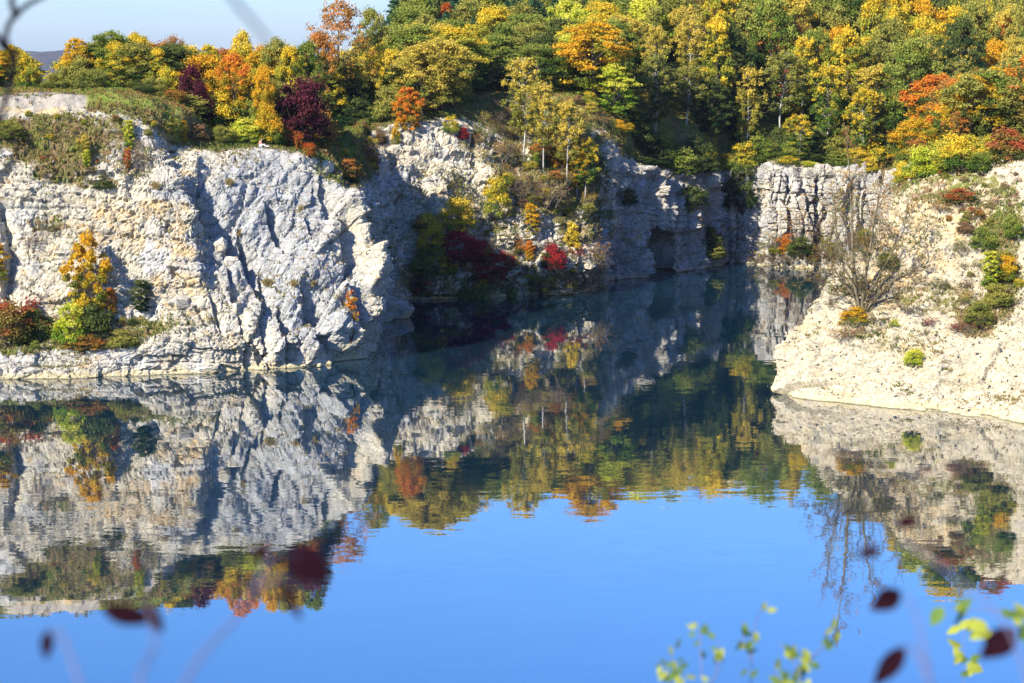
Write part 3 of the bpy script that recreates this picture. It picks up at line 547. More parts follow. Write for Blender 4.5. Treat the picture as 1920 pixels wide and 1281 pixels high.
# ------------------------------------------------------------------ plants: prototypes
def leaves(clumps, per, size, rng, updown=.5, squash=1.0):
    """clumps: array (n, 6): centre, radii. returns V, F, tint"""
    cl_ = np.asarray(clumps, float); n = len(cl_)
    vol = (cl_[:, 3] * cl_[:, 4] + cl_[:, 3] * cl_[:, 5]); cnt = np.maximum(4, (per * vol / vol.sum())).astype(int)
    idx = np.repeat(np.arange(n), cnt); m_ = len(idx)
    d = rng.normal(size=(m_, 3)); d[:, 2] = np.where(d[:, 2] < -.3, -d[:, 2] * rng.random(m_), d[:, 2]); d /= np.linalg.norm(d, axis=1, keepdims=True)
    r = rng.random(m_) ** .4 * (.6 + .75 * rng.random(m_) ** 2)
    c = cl_[idx, :3] + d * cl_[idx, 3:6] * r[:, None]
    nrm = d * .7 + rng.normal(size=(m_, 3)) * .75 + [0, 0, updown * .3]; nrm /= np.linalg.norm(nrm, axis=1, keepdims=True)
    t = np.cross(nrm, rng.normal(size=(m_, 3))); t /= np.linalg.norm(t, axis=1, keepdims=True) + 1e-9; b = np.cross(nrm, t)
    s = size * (.6 + .8 * rng.random(m_))[:, None]
    bend = nrm * s * .25
    V = np.stack([c - t * s, c - b * s * .55 + bend, c + t * s, c + b * s * .55 + bend], 1).reshape(-1, 3)
    F = np.arange(m_ * 4).reshape(-1, 4)
    zt = cl_[:, 2].max() + .001; zb = cl_[:, 2].min()
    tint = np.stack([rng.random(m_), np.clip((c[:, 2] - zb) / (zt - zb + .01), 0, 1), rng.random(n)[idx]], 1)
    return V, F, np.repeat(tint, 4, 0)
def limb_path(a, b, rng, sag=.1, n=4):
    a = np.array(a, float); b = np.array(b, float); L_ = np.linalg.norm(b - a); out = []
    for i in range(n + 1):
        t = i / n; p = a * (1 - t) + b * t; p = p + rng.normal(size=3) * L_ * .035 * (0 < i < n); p[2] += sag * L_ * math.sin(math.pi * t); out.append(tuple(p))
    return out
PROTO = {}
def broad(seed, h=14., w=9., per=7500, lsize=.23, trunk_h=.22, ncl=64, plate=.55, top_narrow=.5, bark_r=.22, hole=.0):
    rng = np.random.default_rng(seed); tb = TB(); cl_ = []
    tz = h * trunk_h
    tb.tube([(0, 0, -.8), (0, 0, tz), (.15, .1, h * .55), (.1, -.1, h * .86)], [bark_r * 1.25, bark_r, bark_r * .6, .04], 7)
    ax = rng.uniform(-.14, .14, 4)
    for i in range(ncl):
        t = (i + .5) / ncl; z = tz * .9 + (h - tz * .9) * t ** .92
        prof = math.sin(math.pi * min(1, (.16 + .84 * t)) ** (.85 + top_narrow * .6)) ** .6 if t < .98 else .2
        R = w * .5 * max(.12, prof) * (1 + ax[i % 4])
        an = i * 2.39996 + rng.uniform(-.4, .4); rr = R * rng.uniform(.42, 1.12)
        c = np.array([rr * math.cos(an), rr * math.sin(an), z + rng.uniform(-.3, .3)])
        s = w * rng.uniform(.06, .15)
        if rng.random() < hole: continue
        s *= rng.uniform(.8, 1.25); cl_.append([*c, s, s, s * plate * rng.uniform(.8, 1.3)])
        if i % 3 == 0:
            st = (0, 0, max(tz * .8, z - rr * .9)); tb.tube(limb_path(st, c, rng, .05), [.5 * bark_r * (1 - t * .6), .4 * bark_r * (1 - t * .6), .25 * bark_r, .15 * bark_r, .03], 5)
    V, F, T = leaves(cl_, per, lsize, rng)
    return tb.mesh('trunk'), mesh_np('crown', V, F, {'tint': T}), h, w
def birch(seed, h=14., w=5.5, per=9000, lsize=.135, lean=0.):
    rng = np.random.default_rng(seed); tb = TB(); cl_ = []
    spine = [np.array([lean * (z / h) ** 1.4 * 2 + .12 * math.sin(z * .6 + seed), .12 * math.cos(z * .5 + seed), z]) for z in np.linspace(0, h * .97, 9)]; spine[0][2] = -.6
    tb.tube([tuple(p) for p in spine], list(np.linspace(.13, .02, 9)), 6)
    nb_ = 52
    for i in range(nb_):
        t = .28 + .7 * i / nb_; k = t * 8; p = spine[int(k)] * (1 - k % 1) + spine[min(8, int(k) + 1)] * (k % 1)
        an = i * 2.4 + rng.uniform(-.4, .4); R = w * .5 * math.sin(math.pi * min(.98, (t - .12) / .9)) ** .7 * rng.uniform(.55, 1.05)
        tip = p + np.array([math.cos(an) * R, math.sin(an) * R, R * rng.uniform(.4, 1.0)])
        tb.tube(limb_path(p, tip, rng, .08, 3), [.035, .026, .016, .008], 4)
        for q_ in (.55, 1.0):
            c = p * (1 - q_) + tip * q_; s = rng.uniform(.35, .62) * w / 5.5
            cl_.append([c[0], c[1], c[2] - rng.uniform(.2, .8), s, s, s * rng.uniform(1.3, 2.2)])
    V, F, T = leaves(cl_, per, lsize, rng, .0)
    return tb.mesh('trunk'), mesh_np('crown', V, F, {'tint': T}), h, w
def bush(seed, h=3., w=3.2, per=5200, lsize=.075, ncl=44, spiky=False, sparse=False):
    rng = np.random.default_rng(seed); tb = TB(); cl_ = []
    for i in range(ncl):
        an = i * 2.4; t = (i + .5) / ncl
        if spiky:
            tip = np.array([math.cos(an) * w * .42 * rng.random(), math.sin(an) * w * .42 * rng.random(), h * rng.uniform(.5, 1)])
            tb.tube(limb_path((tip[0] * .2, tip[1] * .2, -.2), tip, rng, 0, 3), [.03, .02, .015, .006], 3)
            for q_ in (.3, .55, .8, 1.): cl_.append([tip[0] * (.3 + .7 * q_), tip[1] * (.3 + .7 * q_), tip[2] * q_, w * .085, w * .085, h * .09])
        else:
            ph = math.acos(1 - t * 1.0); R = rng.uniform(.6, 1.0)
            c = np.array([math.cos(an) * math.sin(ph) * w * .42 * R, math.sin(an) * math.sin(ph) * w * .42 * R, h * (.07 + .80 * max(0, math.cos(ph)) * R + .07 * rng.random())])
            s = w * rng.uniform(.08, .2); cl_.append([*c, s, s, s * rng.uniform(.8, 1.35)])
            if i % 3 == 0: tb.tube(limb_path((0, 0, -.2), c, rng, .05, 3), [.045, .03, .02, .008], 4)
    V, F, T = leaves(cl_, per, lsize, rng)
    return tb.mesh('stem'), mesh_np('foliage', V, F, {'tint': T}), h, w
def column(seed, h=5., w=1.7, per=4200, lsize=.075):
    rng = np.random.default_rng(seed); tb = TB(); cl_ = []
    tb.tube([(0, 0, -.3), (.05, 0, h * .5), (0, .04, h * .97)], [.06, .04, .01], 5)
    for i in range(34):
        t = (i + .5) / 34; R = w * .36 * math.sin(math.pi * (.12 + .84 * t)) ** .55 * rng.uniform(.4, 1.1); an = i * 2.4
        s = w * rng.uniform(.12, .2); c = (math.cos(an) * R, math.sin(an) * R, h * (.06 + .9 * t)); cl_.append([*c, s, s, s * 1.3])
        if i % 3 == 0: tb.tube([(0, 0, c[2] - R), c], [.02, .006], 3)
    V, F, T = leaves(cl_, per, lsize, rng)
    return tb.mesh('stem'), mesh_np('foliage', V, F, {'tint': T}), h, w
def conifer(seed, h=16., w=6.5, per=10000, lsize=.2):
    rng = np.random.default_rng(seed); tb = TB(); cl_ = []
    tb.tube([(0, 0, -.5), (0, 0, h * .5), (.05, 0, h)], [.24, .15, .02], 7)
    z = h * .2
    while z < h * .97:
        t = z / h; R = w * .5 * (1 - t) ** .75 * 1.15
        for k in range(7):
            an = k * .9 + z * 1.7 + rng.uniform(-.2, .2); r_ = R * rng.uniform(.5, 1.2)
            for q_ in (.4, .8): cl_.append([math.cos(an) * r_ * q_, math.sin(an) * r_ * q_, z - r_ * q_ * .12 + rng.uniform(-.3, .3), r_ * .32 + .15, r_ * .32 + .15, .42])
            if k % 2 == 0: tb.tube([(0, 0, z), (math.cos(an) * r_, math.sin(an) * r_, z - r_ * .2)], [.05, .01], 3)
        z += h * .042
    V, F, T = leaves(cl_, per, lsize, rng)
    return tb.mesh('trunk'), mesh_np('crown', V, F, {'tint': T}), h, w
def twiggy(seed, h=3.5, w=3.5, stems=16, depth=3, lv=1500, lsize=.06, r0=.035):
    rng = np.random.default_rng(seed); tb = TB(); tips = []
    def grow(p, d, L_, r, k):
        pts = [p]; q_ = np.array(p)
        for i in range(3):
            d = d + rng.normal(size=3) * .13 + np.array([0, 0, .05]); d /= np.linalg.norm(d); q_ = q_ + d * L_ / 3; pts.append(tuple(q_))
        tb.tube(pts, [r, r * .8, r * .65, r * .5], 3); tips.append(q_)
        if k > 0:
            for _ in range(3):
                j = rng.integers(1, 4); dd = d + rng.normal(size=3) * .5; dd /= np.linalg.norm(dd); grow(pts[j], dd, L_ * rng.uniform(.5, .75), r * .5, k - 1)
    for i in range(stems):
        an = rng.random() * 6.28; ti = rng.uniform(.05, .75) * w / h
        d = np.array([math.cos(an) * ti, math.sin(an) * ti, 1.]); d /= np.linalg.norm(d)
        grow((rng.normal() * .1 * w, rng.normal() * .1 * w, -.15), d, h * rng.uniform(.4, .58), r0, depth - 1)
    cl_ = [[*tips[i], .2, .2, .2] for i in rng.integers(0, len(tips), max(8, lv // 8))]
    V, F, T = leaves(cl_, lv, lsize, rng, 0)
    return tb.mesh('twigs'), mesh_np('foliage', V, F, {'tint': T}), h, w
def reeds(seed, h=1.8, w=3.5, n_=420):
    rng = np.random.default_rng(seed); V = []; F = []; T = []
    for i in range(n_):
        a = rng.random() * 6.28; r_ = w * .5 * math.sqrt(rng.random()); b = np.array([math.cos(a) * r_, math.sin(a) * r_ * .5, -.1]); hh = h * rng.uniform(.6, 1) * (1 - .35 * (r_ / w * 2) ** 2)
        le = rng.normal(size=2) * .2; u = rng.normal(size=2); u /= np.linalg.norm(u); u = np.array([u[0], u[1], 0]) * .035
        k = len(V); V += [b - u, b + u, b + u * .6 + [le[0], le[1], hh * .6], b + [le[0] * 2.6, le[1] * 2.6, hh]]; F.append((k, k + 1, k + 2, k + 3)); t = [rng.random(), rng.random(), rng.random()]; T += [t] * 4
    return None, mesh_np('blades', np.array(V), np.array(F), {'tint': np.array(T)}), h, w
PROTO['maple'] = [broad(s, 13, 9.5, 15000, .19, .10, 95, (.62 if s == 2 else 1.05), .5) for s in (1, 2, 3, 4)]
PROTO['oak'] = [broad(s, 14, 9.5, 15000, .18, .12, 105, .95, .35) for s in (5, 6, 7, 8)]
PROTO['slim'] = [broad(s, 13, 5.5, 9500, .17, .10, 80, 1.2, .8, .16) for s in (9, 10, 11)]
PROTO['thin'] = [broad(s, 13, 8.5, 6000, .14, .2, 90, .9, .4, .2) for s in (12, 13)]
PROTO['birch'] = [birch(s, lean=ln) for s, ln in ((20, .0), (21, .35), (22, -.3), (23, .1))]
PROTO['bush'] = [bush(s) for s in (30, 31, 32)]
PROTO['spiky'] = [bush(s, 3.2, 1.7, 2200, .07, 26, True) for s in (33, 34)]
PROTO['column'] = [column(s) for s in (36, 37)]
PROTO['sapling'] = [broad(s, 8, 4.2, 15000, .11, .08, 80, 1.2, .75, .08) for s in (40, 41)]
PROTO['conifer'] = [conifer(s) for s in (44, 45)]
PROTO['twiggy'] = [twiggy(s) for s in (50, 51, 52)]
PROTO['twigtree'] = [twiggy(53, 9, 6, 5, 5, 900, .09, .09)]
PROTO['reeds'] = [reeds(55), reeds(56)]
NAMES = {'maple': 'maple_tree', 'oak': 'broadleaf_tree', 'slim': 'slender_tree', 'thin': 'thinning_tree', 'birch': 'birch_tree', 'bush': 'shrub', 'spiky': 'upright_shrub',
         'column': 'columnar_shrub', 'sapling': 'young_maple', 'conifer': 'conifer_tree', 'twiggy': 'brush_clump', 'twigtree': 'bare_tree', 'reeds': 'reed_clump'}
CAT = {'bush': 'shrub', 'spiky': 'shrub', 'column': 'shrub', 'twiggy': 'brush', 'reeds': 'reeds'}
STEM = {'birch': M_BIRCH, 'twiggy': M_TWIG, 'twigtree': M_TWIG}
count = 0
def plant(kind, x, y, z, h, wd, colour, label, group=None, variant=None, stem=None):
    global count
    count += 1
    if kind in ('bush', 'twiggy', 'sapling', 'column'): wd *= 1.18
    v = PROTO[kind][(count if variant is None else variant) % len(PROTO[kind])]
    nm_ = 'tall_shrub' if kind == 'bush' and h > 3.2 else NAMES[kind]  # bushes above this height are tall shrubs, listed apart from the lower ones
    r = bpy.data.objects.new(nm_, None); COL.objects.link(r); r.empty_display_size = .5
    r.location = (x, y, z); r.scale = (wd / v[3], wd / v[3], h / v[2]); r.rotation_euler = (0, 0, (count * 2.399) % 6.283)
    tag(r, label, 'small tree' if nm_ == 'tall_shrub' else CAT.get(kind, 'tree'), group)
    if v[0] is not None: link(v[0].name.split('.')[0], v[0], stem or STEM.get(kind, M_BARK), r)
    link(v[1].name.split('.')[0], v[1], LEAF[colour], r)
    return r
ALLP = []; MARKS = []
import re
def at(kind, px, base, top, wpx, colour, label, d=None, **k):
    """tree seen at px with its foot on row base and its top on row top; with d the foot row is ignored"""
    if d is None:
        p = hit(px, base)
        if p is None: return
        x, y, z = p.x, p.y, p.z
    else:
        x, y, _ = W(px, 20, d); z = ground_z(x, y)
    zt = W(px, top, y, True)[2]; hh = zt - z
    if hh < .25: print('LOW', kind, px, base, hh); return
    ALLP.append((x, y, wpx * y / FPX)); MARKS.append((px, y, re.split(r',| at | in | behind| right | left | on | with | above | below | near | among | beside| over | before | standing| stand| half | leaning| close| under| cut | turning| clinging| hanging| against| tucked| spreading| between| alone', label)[0]))
    return plant(kind, x, y, z - .1, hh, wpx * y / FPX, colour, label, **k)

# ------------------------------------------------------------------ plants one can single out
#   left cliff and bench
at('sapling', 163, 622, 444, 66, 'gold', 'young maple turning orange at the top, standing against the cream cliff by the water', variant=0)
at('bush', 135, 652, 556, 62, 'lime', 'yellow green bush at the left foot of the young orange and gold maple')
at('column', 209, 598, 538, 24, 'orange', 'small flame coloured shrub close to the right of the young maple on the bench')
at('bush', 180, 640, 560, 60, 'dark', 'dark green bush in the shade between the young maple and the small flame shrub')
at('column', 264, 585, 522, 42, 'dark', 'dark green conical shrub at the right end of the bench plants')
at('bush', 22, 648, 556, 105, 'mix_red', 'large dark bush with red touches at the left end of the rock bench')
at('bush', 70, 642, 572, 60, 'dark', 'dark green shrub tucked beside the large red tinged bench bush')
at('spiky', 62, 600, 556, 40, 'crimson', 'small dark crimson shrub against the cream rock above the bench bushes')
at('twiggy', 104, 632, 580, 60, 'mix_red', 'low thin red and brown shrub left of the yellow green bush')
at('bush', 160, 655, 622, 70, 'rust', 'low rusty brown undergrowth below the young maple')
at('bush', 230, 650, 612, 70, 'olive', 'low olive undergrowth spreading right of the young maple')
at('column', -4, 530, 455, 48, 'gold', 'golden young tree cut off by the left edge of the photo')
at('spiky', 240, 322, 276, 22, 'scarlet', 'small fiery red column shrub at the upper rim of the left cliff')
at('column', 243, 285, 222, 26, 'lime', 'yellow green spire shrub just above the fiery red one on the rim')
at('column', 163, 312, 278, 18, 'lime', 'small yellow spire on the green slope over the left cliff')
at('bush', 156, 280, 250, 26, 'birch', 'small yellowish shrub in the middle of the green slope')
at('column', 345, 268, 224, 20, 'gold', 'narrow golden column shrub on the brown grass above the grey slab')
at('twiggy', 262, 318, 250, 50, 'brown', 'thin grey brown brush where the green slope meets the grey slab')
at('bush', 322, 250, 218, 46, 'olive', 'dark olive shrub in the grass left of the narrow golden column')
at('bush', 372, 262, 228, 44, 'brown', 'brown grass coloured shrub right of the narrow golden column')
at('bush', 20, 262, 222, 60, 'olive', 'low olive shrub at the left end of the green slope')
at('bush', 232, 162, 116, 64, 'gold_green', 'round yellow shrub with orange tips on top of the grassy mound')
at('bush', 462, 268, 218, 66, 'lime', 'bright lime yellow bush close behind the seated person')
at('bush', 515, 272, 232, 44, 'green', 'fresh green bush right beside the seated person')
at('bush', 420, 268, 232, 46, 'olive', 'olive bush left of the bright lime bush on the cliff top')
at('bush', 545, 274, 234, 34, 'mix_red', 'red and green shrub, first of the red row on the cliff top', group='red shrubs on the cliff top')
at('spiky', 560, 284, 246, 28, 'scarlet', 'red shrub, second of the red row on the cliff top', group='red shrubs on the cliff top')
at('bush', 580, 294, 264, 30, 'scarlet', 'orange red shrub at the lower end of the red row on the cliff top', group='red shrubs on the cliff top')
at('spiky', 657, 636, 546, 42, 'orange', 'fiery orange upright shrub at the water edge of the left promontory')
at('sapling', 652, 392, 298, 46, 'rust', 'orange and olive tree in the notch right of the grey slab', d=222)
for i, (a, b, c) in enumerate(((503, 533, 20), (550, 534, 20), (588, 534, 16), (566, 395, 12), (430, 345, 14), (292, 352, 18), (450, 440, 14))):
    at('reeds', a, b, b - 18, c, 'straw', ('left tuft of the straw grass row low on the grey slab', 'middle tuft of the straw grass row low on the grey slab', 'right tuft of the straw grass row low on the grey slab', 'single straw grass tuft high on the right of the grey slab', 'single straw grass tuft near the top of the grey slab', 'small straw coloured tuft on the rim left of the slab', 'straw grass tuft on the left part of the grey slab')[i], group='dry grass tufts on the slab')
for (a, b, t, c, colr, nm_) in ((90, 440, 405, 60, 'olive', 'olive brush on the ledge upper left of the young maple'), (195, 352, 335, 40, 'dark', 'dark low shrub on the rim of the left cliff'), (60, 460, 430, 50, 'brown', 'brown brush on the ledge at far left')):
    at('twiggy' if colr != 'dark' else 'bush', a, b, t, c, colr, nm_)

#   thicket on the left plateau (front to back)
TH = [('slim', 28, 86, 66, 'gold_green', 234, 'gold and green tree left of the gap to the far ridge'), ('maple', -10, 92, 70, 'gold', 232, 'golden tree at the left edge of the photo on the plateau'),
 ('bush', 52, 96, 56, 'gold_green', 232, 'tree with orange top standing nearest left of the gap'), ('bush', 78, 150, 60, 'olive', 236, 'low olive bush in the gap below the far ridge'), ('bush', 110, 132, 56, 'olive', 238, 'low green bush at the right of the gap'),
 ('maple', 148, 74, 62, 'gold', 240, 'golden orange tree at the right edge of the gap'), ('oak', 212, 62, 104, 'green', 242, 'large rounded green tree behind the grassy mound'), ('oak', 262, 66, 78, 'gold_green', 244, 'green tree with gold top right of the large rounded green one'),
 ('bush', 175, 125, 70, 'olive', 228, 'olive green bush below the golden orange tree'), ('thin', 330, 72, 66, 'rust', 246, 'rusty tree with thinning crown on the left plateau skyline'), ('slim', 300, 92, 50, 'gold_green', 236, 'yellow green tree in front of the rusty skyline tree'),
 ('bush', 358, 112, 52, 'maroon', 229, 'tall dark purple bush in the middle of the left thicket'), ('bush', 378, 150, 46, 'maroon', 226, 'lower dark purple bush right of the tall purple one'), ('maple', 395, 88, 60, 'gold_green', 246, 'mixed orange and green tree on the skyline beside the pale yellow tree'),
 ('maple', 440, 108, 84, 'orange', 230, 'bright orange and gold maple in the middle of the left thicket'), ('maple', 458, 64, 58, 'yellow', 248, 'pale yellow tree standing highest on the left skyline'), ('maple', 497, 126, 42, 'gold', 226, 'golden tree left of the big maroon bush'),
 ('bush', 566, 136, 104, 'maroon', 229, 'big dome shaped maroon bush'), ('oak', 520, 78, 72, 'olive', 240, 'olive green tree behind the big maroon bush'), ('oak', 575, 84, 80, 'green', 240, 'light green tree right behind the big maroon bush'),
 ('maple', 545, 90, 56, 'gold_green', 239, 'yellow green tree over the left shoulder of the maroon bush'), ('thin', 636, 10, 120, 'rust', 274, 'tall orange brown tree, highest on the skyline left of the wooded hill'), ('maple', 600, 70, 70, 'rust', 268, 'russet tree leaning on the tall orange brown one'),
 ('oak', 700, 22, 70, 'olive', 290, 'pale olive tree right of the tall orange brown tree'), ('bush', 360, 175, 70, 'olive', 224, 'olive brush at the foot of the purple bushes'), ('bush', 290, 140, 60, 'olive', 228, 'olive brush right of the grassy mound'), ('bush', 320, 120, 50, 'gold_green', 231, 'yellow green bush above the dark purple one'),
 ('bush', 420, 170, 70, 'gold_green', 228, 'yellow green brush below the orange and gold maple'), ('bush', 480, 178, 64, 'green', 229, 'green brush right of the orange maple foot'), ('bush', 330, 165, 50, 'rust', 222, 'russet low bush behind the mound'), ('bush', 505, 190, 50, 'gold', 222, 'small golden bush at the left foot of the maroon dome'),
 ('bush', 270, 150, 50, 'dark', 222, 'dark green bush on the right flank of the mound'), ('bush', 440, 195, 60, 'dark', 228, 'dark green bush behind the lime yellow bush'), ('bush', 620, 215, 50, 'green', 240, 'low green bush right of the maroon dome'),
 ('maple', 668, 116, 90, 'birch', 275, 'dull yellow tree above the shaded recess'), ('maple', 735, 96, 62, 'yellow', 275, 'bright yellow tree above the white rock slope'), ('bush', 665, 180, 70, 'dark', 269, 'dark green bush below the dull yellow tree'), ('bush', 705, 192, 50, 'green', 269, 'green bush on the rim of the white rock slope'),
 ('sapling', 768, 166, 44, 'orange', 265, 'bright orange young tree on the rim of the white rock slope'), ('bush', 742, 225, 16, 'gold', 264, 'tiny golden shrub hanging on the rim beside the orange young tree'), ('oak', 830, 132, 92, 'olive', 276, 'dark olive tree on the rim behind the orange young tree'), ('bush', 805, 175, 60, 'brown', 272, 'brown bush between orange young tree and olive tree'),
 ('maple', 772, 55, 70, 'green', 300, 'green tree behind the bright yellow one'), ('maple', 890, 50, 100, 'gold_green', 306, 'golden topped green maple over the little meadow'), ('oak', 1000, 48, 120, 'olive', 304, 'broad olive tree left of the big golden maple'), ('slim', 940, 120, 60, 'olive', 292, 'olive tree behind the tall birches'),
 ('bush', 890, 135, 70, 'dark', 290, 'dark green bush at the back of the little meadow'), ('bush', 860, 140, 50, 'olive', 290, 'olive bush at the left of the little meadow')]
for (kd, a, t, wp, colr, d, lb) in TH:
    if 100 < a < 600 and d < 253: d = 213 + (d - 220) * .8
    at(kd, a, None, t, wp, colr, lb, d=d)

#   buttress and the slope with the birches
at('maple', 1112, None, 46, 150, 'gold', 'big golden maple with layered crown standing on the cliff top', d=292, variant=1)
at('maple', 1150, None, 120, 80, 'lime', 'lower yellow green maple leaning at the right of the big golden one', d=289)
at('birch', 983, 300, 100, 80, 'birch', 'tallest white stemmed birch on the buttress, left one', variant=0)
at('birch', 1020, 322, 150, 62, 'birch', 'white stemmed birch on the buttress with leaning trunk', variant=1)
at('birch', 1064, 345, 185, 66, 'birch', 'birch near the right end of the buttress with forked white stems', variant=3)
at('birch', 1096, 378, 255, 60, 'gold_green', 'small yellow birch at the right foot of the buttress birches', variant=2)
at('birch', 1082, 372, 270, 56, 'gold', 'young golden birch low beside the right buttress birches', variant=1)
at('sapling', 1042, 318, 240, 36, 'orange', 'shaded orange shrub between the birch stems', stem=M_BARK)
at('bush', 1004, 312, 282, 18, 'green', 'tiny green bush at the foot of the birches')
at('bush', 866, 262, 236, 26, 'crimson', 'small crimson shrub on the gully edge left of the birches')
at('bush', 845, 250, 212, 30, 'gold_green', 'small yellow shrub above the small crimson one')
for (a, b, t, c, colr, kd, lb) in ((858, 436, 366, 76, 'yellow', 'bush', 'yellow bush over the large dark red bushes'), (845, 378, 300, 70, 'olive', 'twiggy', 'grey olive brush on the white rock slope'), (870, 385, 340, 60, 'olive', 'twiggy', 'grey green brush just above the yellow bush'),
    (808, 482, 392, 60, 'yellow', 'bush', 'thin yellow tree left of the dark red bushes'), (800, 520, 460, 56, 'green', 'bush', 'green bush below the thin yellow tree'), (835, 520, 470, 40, 'gold_green', 'bush', 'yellow green bush left of the dark red bushes'),
    (868, 500, 424, 88, 'crimson', 'bush', 'upper dark red bush above the water'), (908, 528, 448, 84, 'crimson', 'bush', 'largest dark red bush just above the water'), (870, 535, 480, 50, 'crimson', 'twiggy', 'thin dark red brush under the large red bush'), (952, 522, 470, 42, 'crimson', 'bush', 'small deep crimson bush right of the large dark red ones'),
    (1040, 508, 454, 42, 'crimson', 'bush', 'rounded red bush left of the yellow spire'), (1072, 518, 414, 34, 'yellow', 'column', 'tall yellow spire shaped tree above the water'), (1000, 548, 455, 66, 'gold_green', 'twiggy', 'yellowish brush standing in front of the cream rocks'), (1012, 552, 480, 60, 'olive', 'bush', 'olive bush at the water below the rounded red bush'),
    (995, 456, 380, 34, 'gold', 'column', 'golden orange slim shrub on the cream rocks'), (993, 490, 450, 22, 'orange', 'column', 'small orange shrub below the golden slim one'), (930, 414, 326, 54, 'gold_green', 'bush', 'thin golden brush in the middle of the buttress'), (975, 380, 320, 50, 'brown', 'twiggy', 'brownish brush at the foot of the left birch'),
    (1030, 385, 330, 60, 'brown', 'twiggy', 'brownish brush below the leaning birch'), (1095, 540, 430, 60, 'brown', 'twigtree', 'bare grey tree against the dark wall right of the yellow spire'), (1120, 500, 450, 44, 'rust', 'twiggy', 'thin russet brush on the shaded wall beside the bare grey tree'), (1060, 545, 500, 50, 'brown', 'twiggy', 'brown brush at the water under the yellow spire'),
    (780, 548, 490, 60, 'dark', 'bush', 'dark bush in the shaded recess'), (800, 556, 520, 44, 'mix_red', 'bush', 'low reddish shrub at the mouth of the shaded recess'), (740, 380, 340, 40, 'olive', 'twiggy', 'olive brush on the white rock slope near the recess'), (1105, 398, 378, 24, 'olive', 'bush', 'pale small shrub on the dark wall under the birches'),
    (940, 300, 262, 40, 'rust', 'twiggy', 'russet brush in the gully beside the left birch'), (905, 262, 225, 40, 'olive', 'twiggy', 'olive brush in the shaded gully'), (1098, 300, 232, 50, 'olive', 'twiggy', 'grey green brush on the rock ridge under the golden maple'), (690, 300, 252, 50, 'brown', 'twiggy', 'brown brush hanging over the recess'), (1122, 235, 205, 44, 'rust', 'twiggy', 'russet brush on top of the rock ridge'),
    (915, 470, 440, 34, 'straw', 'twiggy', 'straw coloured brush above the cream rocks'), (1000, 420, 380, 30, 'gold', 'twiggy', 'thin gold brush right of centre on the buttress'), (950, 350, 320, 30, 'gold_green', 'bush', 'small yellow green shrub on the buttress edge'),
    (1290, 400, 372, 20, 'olive', 'bush', 'small olive shrub clinging to the shaded wall'), (1180, 385, 350, 30, 'dark', 'bush', 'dark shrub clinging near the left end of the shaded wall')):
    at(kd, a, b, t, c, colr, lb)
for (a, b, t, c, lb) in ((868, 566, 532, 34, 'green reed clump at the water edge, left one'), (895, 566, 530, 36, 'green reed clump at the water edge, broad right one'), (958, 562, 534, 24, 'small reed clump at the water edge below the cream rocks')): at('reeds', a, b - 3, t, c, 'grass', lb)

#   back wall foot and lit wall
for (a, b, t, c, colr, kd, lb) in ((1470, 478, 432, 40, 'orange', 'bush', 'orange bush at the foot of the sunlit far wall'), (1446, 480, 425, 34, 'gold_green', 'twiggy', 'yellow green brush at the dark corner of the far wall'), (1490, 482, 370, 70, 'rust', 'twigtree', 'thin russet tree before the sunlit far wall'), (1530, 486, 400, 70, 'brown', 'twigtree', 'thin brown tree before the sunlit far wall'),
    (1500, 484, 440, 50, 'dark', 'bush', 'dark green bush at the foot of the sunlit far wall'), (1555, 488, 430, 60, 'olive', 'twiggy', 'olive brush at the right end of the far shore'), (1410, 492, 470, 60, 'brown', 'twiggy', 'brown brush at the waterline in the dark corner'), (1460, 494, 474, 70, 'brown', 'twiggy', 'brown brush on the far shore under the orange bush'), (1520, 494, 470, 70, 'rust', 'twiggy', 'reddish brush on the far shore before the dark green bush'),
    (1375, 480, 415, 50, 'brown', 'twiggy', 'grey brush in the dark corner of the far wall'), (1590, 480, 330, 70, 'gold_green', 'twigtree', 'thin yellow leaved tree before the right part of the far wall'), (1640, 470, 360, 60, 'rust', 'twigtree', 'thin russet tree behind the headland ridge')):
    at(kd, a, b, t, c, colr, lb)
